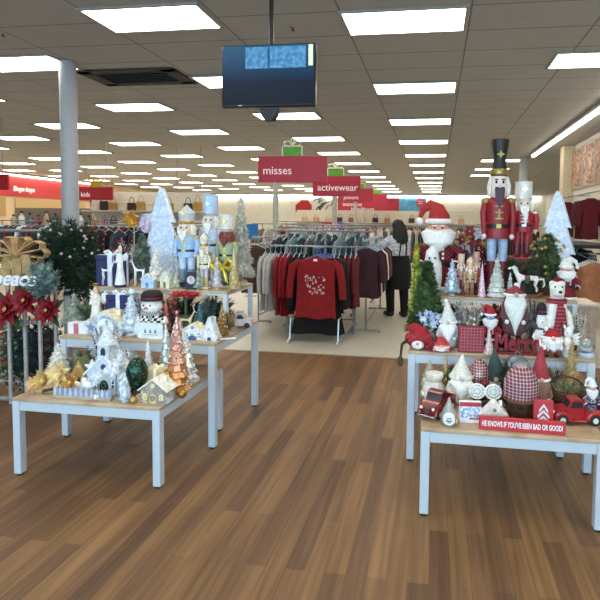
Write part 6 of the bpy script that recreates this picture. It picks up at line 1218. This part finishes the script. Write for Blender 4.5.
t, w, h = flat_sign('orange red poster with a pale figure seven beside the small red sign', 115, 196, 136, 209.5, 15., M('b8442c', .5, var=.1), post=True)
mb = text_mb('7', h*.9, .01, bold=.02); mb.v = [(x-w*.08, y-.03, z+h*.5) for x, y, z in mb.v]; part(t, 'numeral', mb, M('e8d0a0', .5)); part(t, 'small_print', MB().box((w*.28, -.02, h*.62), (w*.28, .006, h*.07)).box((w*.28, -.02, h*.45), (w*.3, .006, h*.07)), M('e8c8b0'))
t, w, h = flat_sign('narrow dark strip sign with a pink spot under the small red sign', 90, 200.5, 117, 207, 14.8, M('4c4038', .5), 'strip_sign', post=True); part(t, 'pink_spot', MB().box((-w*.1, -.018, h*.5), (w*.24, .008, h*.6)), M('d85a60')); part(t, 'green_spot', MB().box((w*.25, -.018, h*.4), (w*.3, .008, h*.4)), M('4a6a48'))
t, w, h = flat_sign('white poster strip with grey leaf sketch left of the pale cut-out tree', 136, 196, 155, 209, 16., M('c8c4b8', .6, h2='8a9080', psc=.5), post=True)
t, w, h = flat_sign('white poster with red tag and black branches on the back wall', 290, 196, 338, 213, 34.967, M('ece8e0', .6), d=.06)
b = MB()
for k in range(16): x = w*R.uniform(-.02, .45); z = h*R.uniform(.1, .8); a = R.uniform(.3, 1.2); b.tube([(x, -.045, z), (x+.28*cos(a), -.045, z+.28*sin(a)), (x+.5*cos(a-.3), -.045, z+.4*sin(a))], [.035, .03, .01], 5)
part(t, 'branch_motif', b, M('2c2a28')); part(t, 'red_tag', MB().prism([(-w*.38, h*.05), (-w*.04, h*.05), (-w*.04, h*.45), (-w*.12, h*.75), (-w*.26, h*.75), (-w*.38, h*.45)], -.05, -.035), M('c02834'))
t, w, h = flat_sign('blue banner with pink disc on the back wall right of the red signs', 398, 198, 426, 214, 34.967, M('4a9cd0', .5, h2='6ab0dc', psc=.2), 'banner', d=.06); part(t, 'pink_disc', MB().lathe([(h*.28, -.02), (h*.28, .02)], 20, T=MX((w*.3, -.05, h*.72), pi/2)), M('cc5068')); part(t, 'disc_text', MB().box((w*.3, -.075, h*.78), (h*.3, .01, h*.05)).box((w*.3, -.075, h*.66), (h*.3, .01, h*.05)), M('f0d0d4'))
t, w, h = flat_sign('teal blue poster right of the champagne cone tree', 243.5, 224, 258, 239.5, 10.4, M('1c7ca8', .5, h2='2a6ac0', psc=.3), post=True); part(t, 'green_corner', MB().box((w*.3, -.018, h*.15), (w*.3, .008, h*.25)), M('7aa08a'))
t, w, h = flat_sign('red half of the price sign reading 12 above the middle racks', 322, 222, 333, 232.5, 12.6, M('b0304a', .5), 'price_sign', post=True); mb = text_mb('12', h*.7, .01, bold=.01); mb.v = [(x, y-.022, z+h*.5) for x, y, z in mb.v]; part(t, 'numeral', mb, M('f4dce0', .5))
t, w, h = flat_sign('purple price sign beside the red one reading 12', 333.5, 222, 343, 231.5, 12.6, M('7a58a8', .5), 'price_sign', post=True); part(t, 'print', MB().box((0, -.018, h*.6), (w*.6, .008, h*.14)).box((0, -.018, h*.35), (w*.5, .008, h*.1)), M('d0c4e4'))
t, w, h = flat_sign('red hanging sign with gold topper behind the silver blue nutcracker', 172, 198, 206, 210.5, 13., M('b02a24', .5), 'hanging_sign')
part(t, 'gold_topper', MB().box((-.05, -.02, h+.07), (.34, .04, .15), .004), M('c8a83c', .4, .3)); part(t, 'hanging_wire', MB().tube([(-.35, 0, h), (-.35, 0, ZC-t.location.z)], .006, 5).tube([(.35, 0, h), (.35, 0, ZC-t.location.z)], .006, 5), M('8a8880'))
# ================================================================= PERSON beside the aisle rack
q = at_z(396, 316, 0); PX_, PY_ = q.x, q.y; Hh = zrow(222.5, PX_, PY_); k = Hh/1.66
t = thing('person', 'person with long dark hair, grey top and black apron reaching toward the clothes rack', 'person', (PX_, PY_, 0), math.radians(-52))
# local: faces -X ; y+ is away
J = {'hip': (.02, 0, .9), 'waist': (.02, 0, 1.06), 'chest': (.03, 0, 1.25), 'neck0': (.02, 0, 1.39), 'neck': (0, 0, 1.46), 'head0': (-.02, 0, 1.52), 'head': (-.02, 0, 1.6),
     'lh': (-.01, -.09, .86), 'lk': (-.06, -.1, .48), 'la': (-.03, -.1, .09), 'lt': (-.17, -.11, .035), 'rh': (.04, .09, .86), 'rk': (.08, .1, .48), 'ra': (.12, .1, .09), 'rt': (-.01, .12, .035),
     'ls': (.03, -.17, 1.36), 'le': (-.08, -.38, 1.2), 'lw': (-.22, -.58, 1.27), 'rs': (.03, .17, 1.36), 're': (-.14, .22, 1.14), 'rw': (-.36, .16, 1.22)}
nmz = list(J); I = {n_: i for i, n_ in enumerate(nmz)}
rad = {'hip': (.15, .17), 'waist': (.125, .14), 'chest': (.13, .17), 'neck0': (.07, .1), 'neck': .05, 'head0': .075, 'head': .092, 'lh': .095, 'lk': .06, 'la': .042, 'lt': .036, 'rh': .095, 'rk': .06, 'ra': .042, 'rt': .036, 'ls': .062, 'le': .043, 'lw': .027, 'rs': .062, 're': .043, 'rw': .027}
E_ = [('hip', 'waist'), ('waist', 'chest'), ('chest', 'neck0'), ('neck0', 'neck'), ('neck', 'head0'), ('head0', 'head'), ('hip', 'lh'), ('lh', 'lk'), ('lk', 'la'), ('la', 'lt'), ('hip', 'rh'), ('rh', 'rk'), ('rk', 'ra'), ('ra', 'rt'), ('chest', 'ls'), ('ls', 'le'), ('le', 'lw'), ('chest', 'rs'), ('rs', 're'), ('re', 'rw')]
SC = lambda p: tuple(c*k for c in p)
body = skin([SC(J[n_]) for n_ in nmz], [(I[a], I[b]) for a, b in E_], [rad[n_] if isinstance(rad[n_], tuple) else rad[n_]*k for n_ in nmz], 2, 0)
# hands joined to the body mesh: palm plus five fingers
for wn, s in (('lw', -1), ('rw', 1)):
    wv = Vector(SC(J[wn])); d = (wv-Vector(SC(J['le' if s < 0 else 're']))).normalized(); up = Vector((0, 0, 1)); side = d.cross(up).normalized()
    body.tube([wv-d*.02, wv+d*.03, wv+d*.07], [.024, .03, .024], 8)
    for f, ln in ((-.024, .06), (-.008, .07), (.008, .066), (.024, .052)):
        b0 = wv+d*.065+side*f; body.tube([b0, b0+d*ln*.5-up*.006, b0+d*ln*.8-up*.025], [.009, .008, .006], 6)
    b0 = wv+d*.03+up*.02; body.tube([b0, b0+d*.03+up*.022, b0+d*.055+up*.018], [.01, .009, .007], 6)
part(t, 'body', body, M('a87860', .6, var=.04), ang=80)
body_head = []
hz_ = 1.59*k
part(t, 'face_feature', MB().tube([(-.1*k, 0, hz_+.01), (-.128*k, 0, hz_-.03), (-.1*k, 0, hz_-.035)], [.008, .014, .008], 7).ball((-.098*k, 0, hz_-.065), (.008, .024, .008), 9, 6).ball((-.092*k, -.035, hz_+.012), (.012, .013, .008), 8, 6).ball((-.092*k, .035, hz_+.012), (.012, .013, .008), 8, 6), M('6a3c34', .5))
for s in (-1, 1): part(t, 'ear', MB().ball((.0, s*.088*k, hz_-.01), (.02, .012, .03), 8, 6), M('a87860', .6))
hm_ = MB().ball((.015, 0, hz_+.025), (.112*k, .105*k, .105*k), 16, 10)
for i in range(13):
    a = -1.25+2.5*i/12; x, y = .03+.085*cos(a), .1*sin(a); hm_.tube([(x*.9, y, hz_+.03), (x+.02, y*1.15, hz_-.1), (x+.045, y*1.2, hz_-.25+.02*sin(i*2)), (x+.03, y*1.05, hz_-.4+.03*sin(i*3))], [.03, .04, .04, .012], 7)
part(t, 'hair', hm_, M('0a0808', .6, var=.1))
tp = MB().lathe([(.155, .98*k), (.16, 1.08*k), (.175, 1.25*k), (.165, 1.36*k), (.085, 1.425*k), (.065, 1.43*k)], 20, (.02, 0, 0), .95, 1.3)
for s, e in ((-1, ('ls', 'le')), (1, ('rs', 're'))): a, b = Vector(SC(J[e[0]])), Vector(SC(J[e[1]])); tp.tube([a+Vector((0, -s*.05, .0)), a, a.lerp(b, .5), a.lerp(b, .85)], [.075, .077, .066, .06], 12)
part(t, 'top', tp, M('a8acb4', .9, h2='c8cad0', psc=3, var=.1))
part(t, 'apron', MB().lathe([(.205, .5*k), (.215, .6*k), (.21, .75*k), (.2, .9*k), (.178, 1.02*k), (.176, 1.08*k), (.16, 1.085*k)], 22, (.02, 0, 0), 1.0, 1.22, wob=lambda a, i: 1+.05*sin(a*6)*(1 if i < 3 else .2)), M('0a090b', .9, var=.15)); part(t, 'apron_strap', MB().tube([(.17, -.07, 1.07*k), (.2, -.06, 1.25*k), (.11, -.05, 1.415*k)], .012, 6).tube([(.17, .07, 1.07*k), (.2, .06, 1.25*k), (.11, .05, 1.415*k)], .012, 6), M('18171a', .8))
for a, b, c in (('lh', 'lk', 'la'), ('rh', 'rk', 'ra')):
    p0, p1, p2 = (Vector(SC(J[n_])) for n_ in (a, b, c)); part(t, 'trouser_leg', MB().tube([p0+Vector((0, 0, .02)), p0.lerp(p1, .5), p1, p1.lerp(p2, .5), p2+Vector((0, 0, -.01))], [.112, .098, .083, .074, .07], 14), M('0b0b0d', .9))
for a, b in (('la', 'lt'), ('ra', 'rt')):
    p0, p1 = Vector(SC(J[a])), Vector(SC(J[b])); part(t, 'shoe', MB().tube([p0+Vector((.05, 0, -.035)), p0+Vector((0, 0, -.03)), p0.lerp(p1, .6)+Vector((0, 0, -.015)), p1+Vector((-.03, 0, .005))], [.045, .056, .052, .034], 10), M('161518', .5))
# ================================================================= LIGHT
wd_ = bpy.data.worlds.new('daylight'); S.world = wd_; wd_.use_nodes = True; bg = wd_.node_tree.nodes['Background']; bg.inputs[0].default_value = (*hexc('b8c8dc'), 1); bg.inputs[1].default_value = .12
ld = bpy.data.lights.new('storefront_daylight', 'AREA'); ld.shape = 'RECTANGLE'; ld.size = 10; ld.size_y = 2.6; ld.energy = 330; ld.color = hexc('acd6f4')
lo = bpy.data.objects.new('storefront_daylight', ld); COL.objects.link(lo); lo.location = (-1.5, -3.6, 1.6); lo.rotation_euler = (pi/2, 0, 0)
S.view_settings.view_transform = 'Standard'; S.view_settings.look = 'None'; S.view_settings.gamma = 1; S.view_settings.exposure = 0.62
S.cycles.use_denoising = True; S.cycles.max_bounces = 6

cX = xcol(573, 6.3, .4); t = thing('cream_cabinet', 'low cream grooved cabinet behind the right end of the tall right table', 'cabinet', (cX, 6.5, 0)); part(t, 'body', MB().box((0, 0, .36), (.5, .5, .6), .005), M('c8b8a4', .6)); b = MB()
for k in range(8): b.box((-.22+.063*k, -.252, .36), (.05, .008, .56), .002)
part(t, 'groove_panel', b, M('bca694', .6)); part(t, 'top', MB().box((0, 0, .675), (.55, .55, .03), .004), M('d8ccbc', .5)); part(t, 'plinth', MB().box((0, .01, .03), (.46, .46, .06)), M('6a5c50'))
row('on the rear rail of the chrome stand', -2.42, 7.62, .12, 0, 12, 1.48, ['34404c', '0c0b0e', '7c8c94', '2a4a48', '6a6468', '4c5c68'], pi/2, 'top', .46, .7, 'tops on the rear rail', hanger='9cc0d0', jit=.25)
rack('low chrome rack of slate and black tops right behind the chrome stand', -1.75, 7.62, 1.6, 1.48)

xr = xcol(566, 9.4, 1.); rack('low rail of black and plum tops between the pine tree and black fixture', xr, 9.4, 1.7, 1.36, 'y')
row('on the low rail between the pine tree and black fixture', xr, 8.7, 0, .155, 10, 1.36, ['0c0b0e', '3a2028', '0c0b0e', '34404c'], 0, 'top', .5, .78, 'tops on the low dark rail')
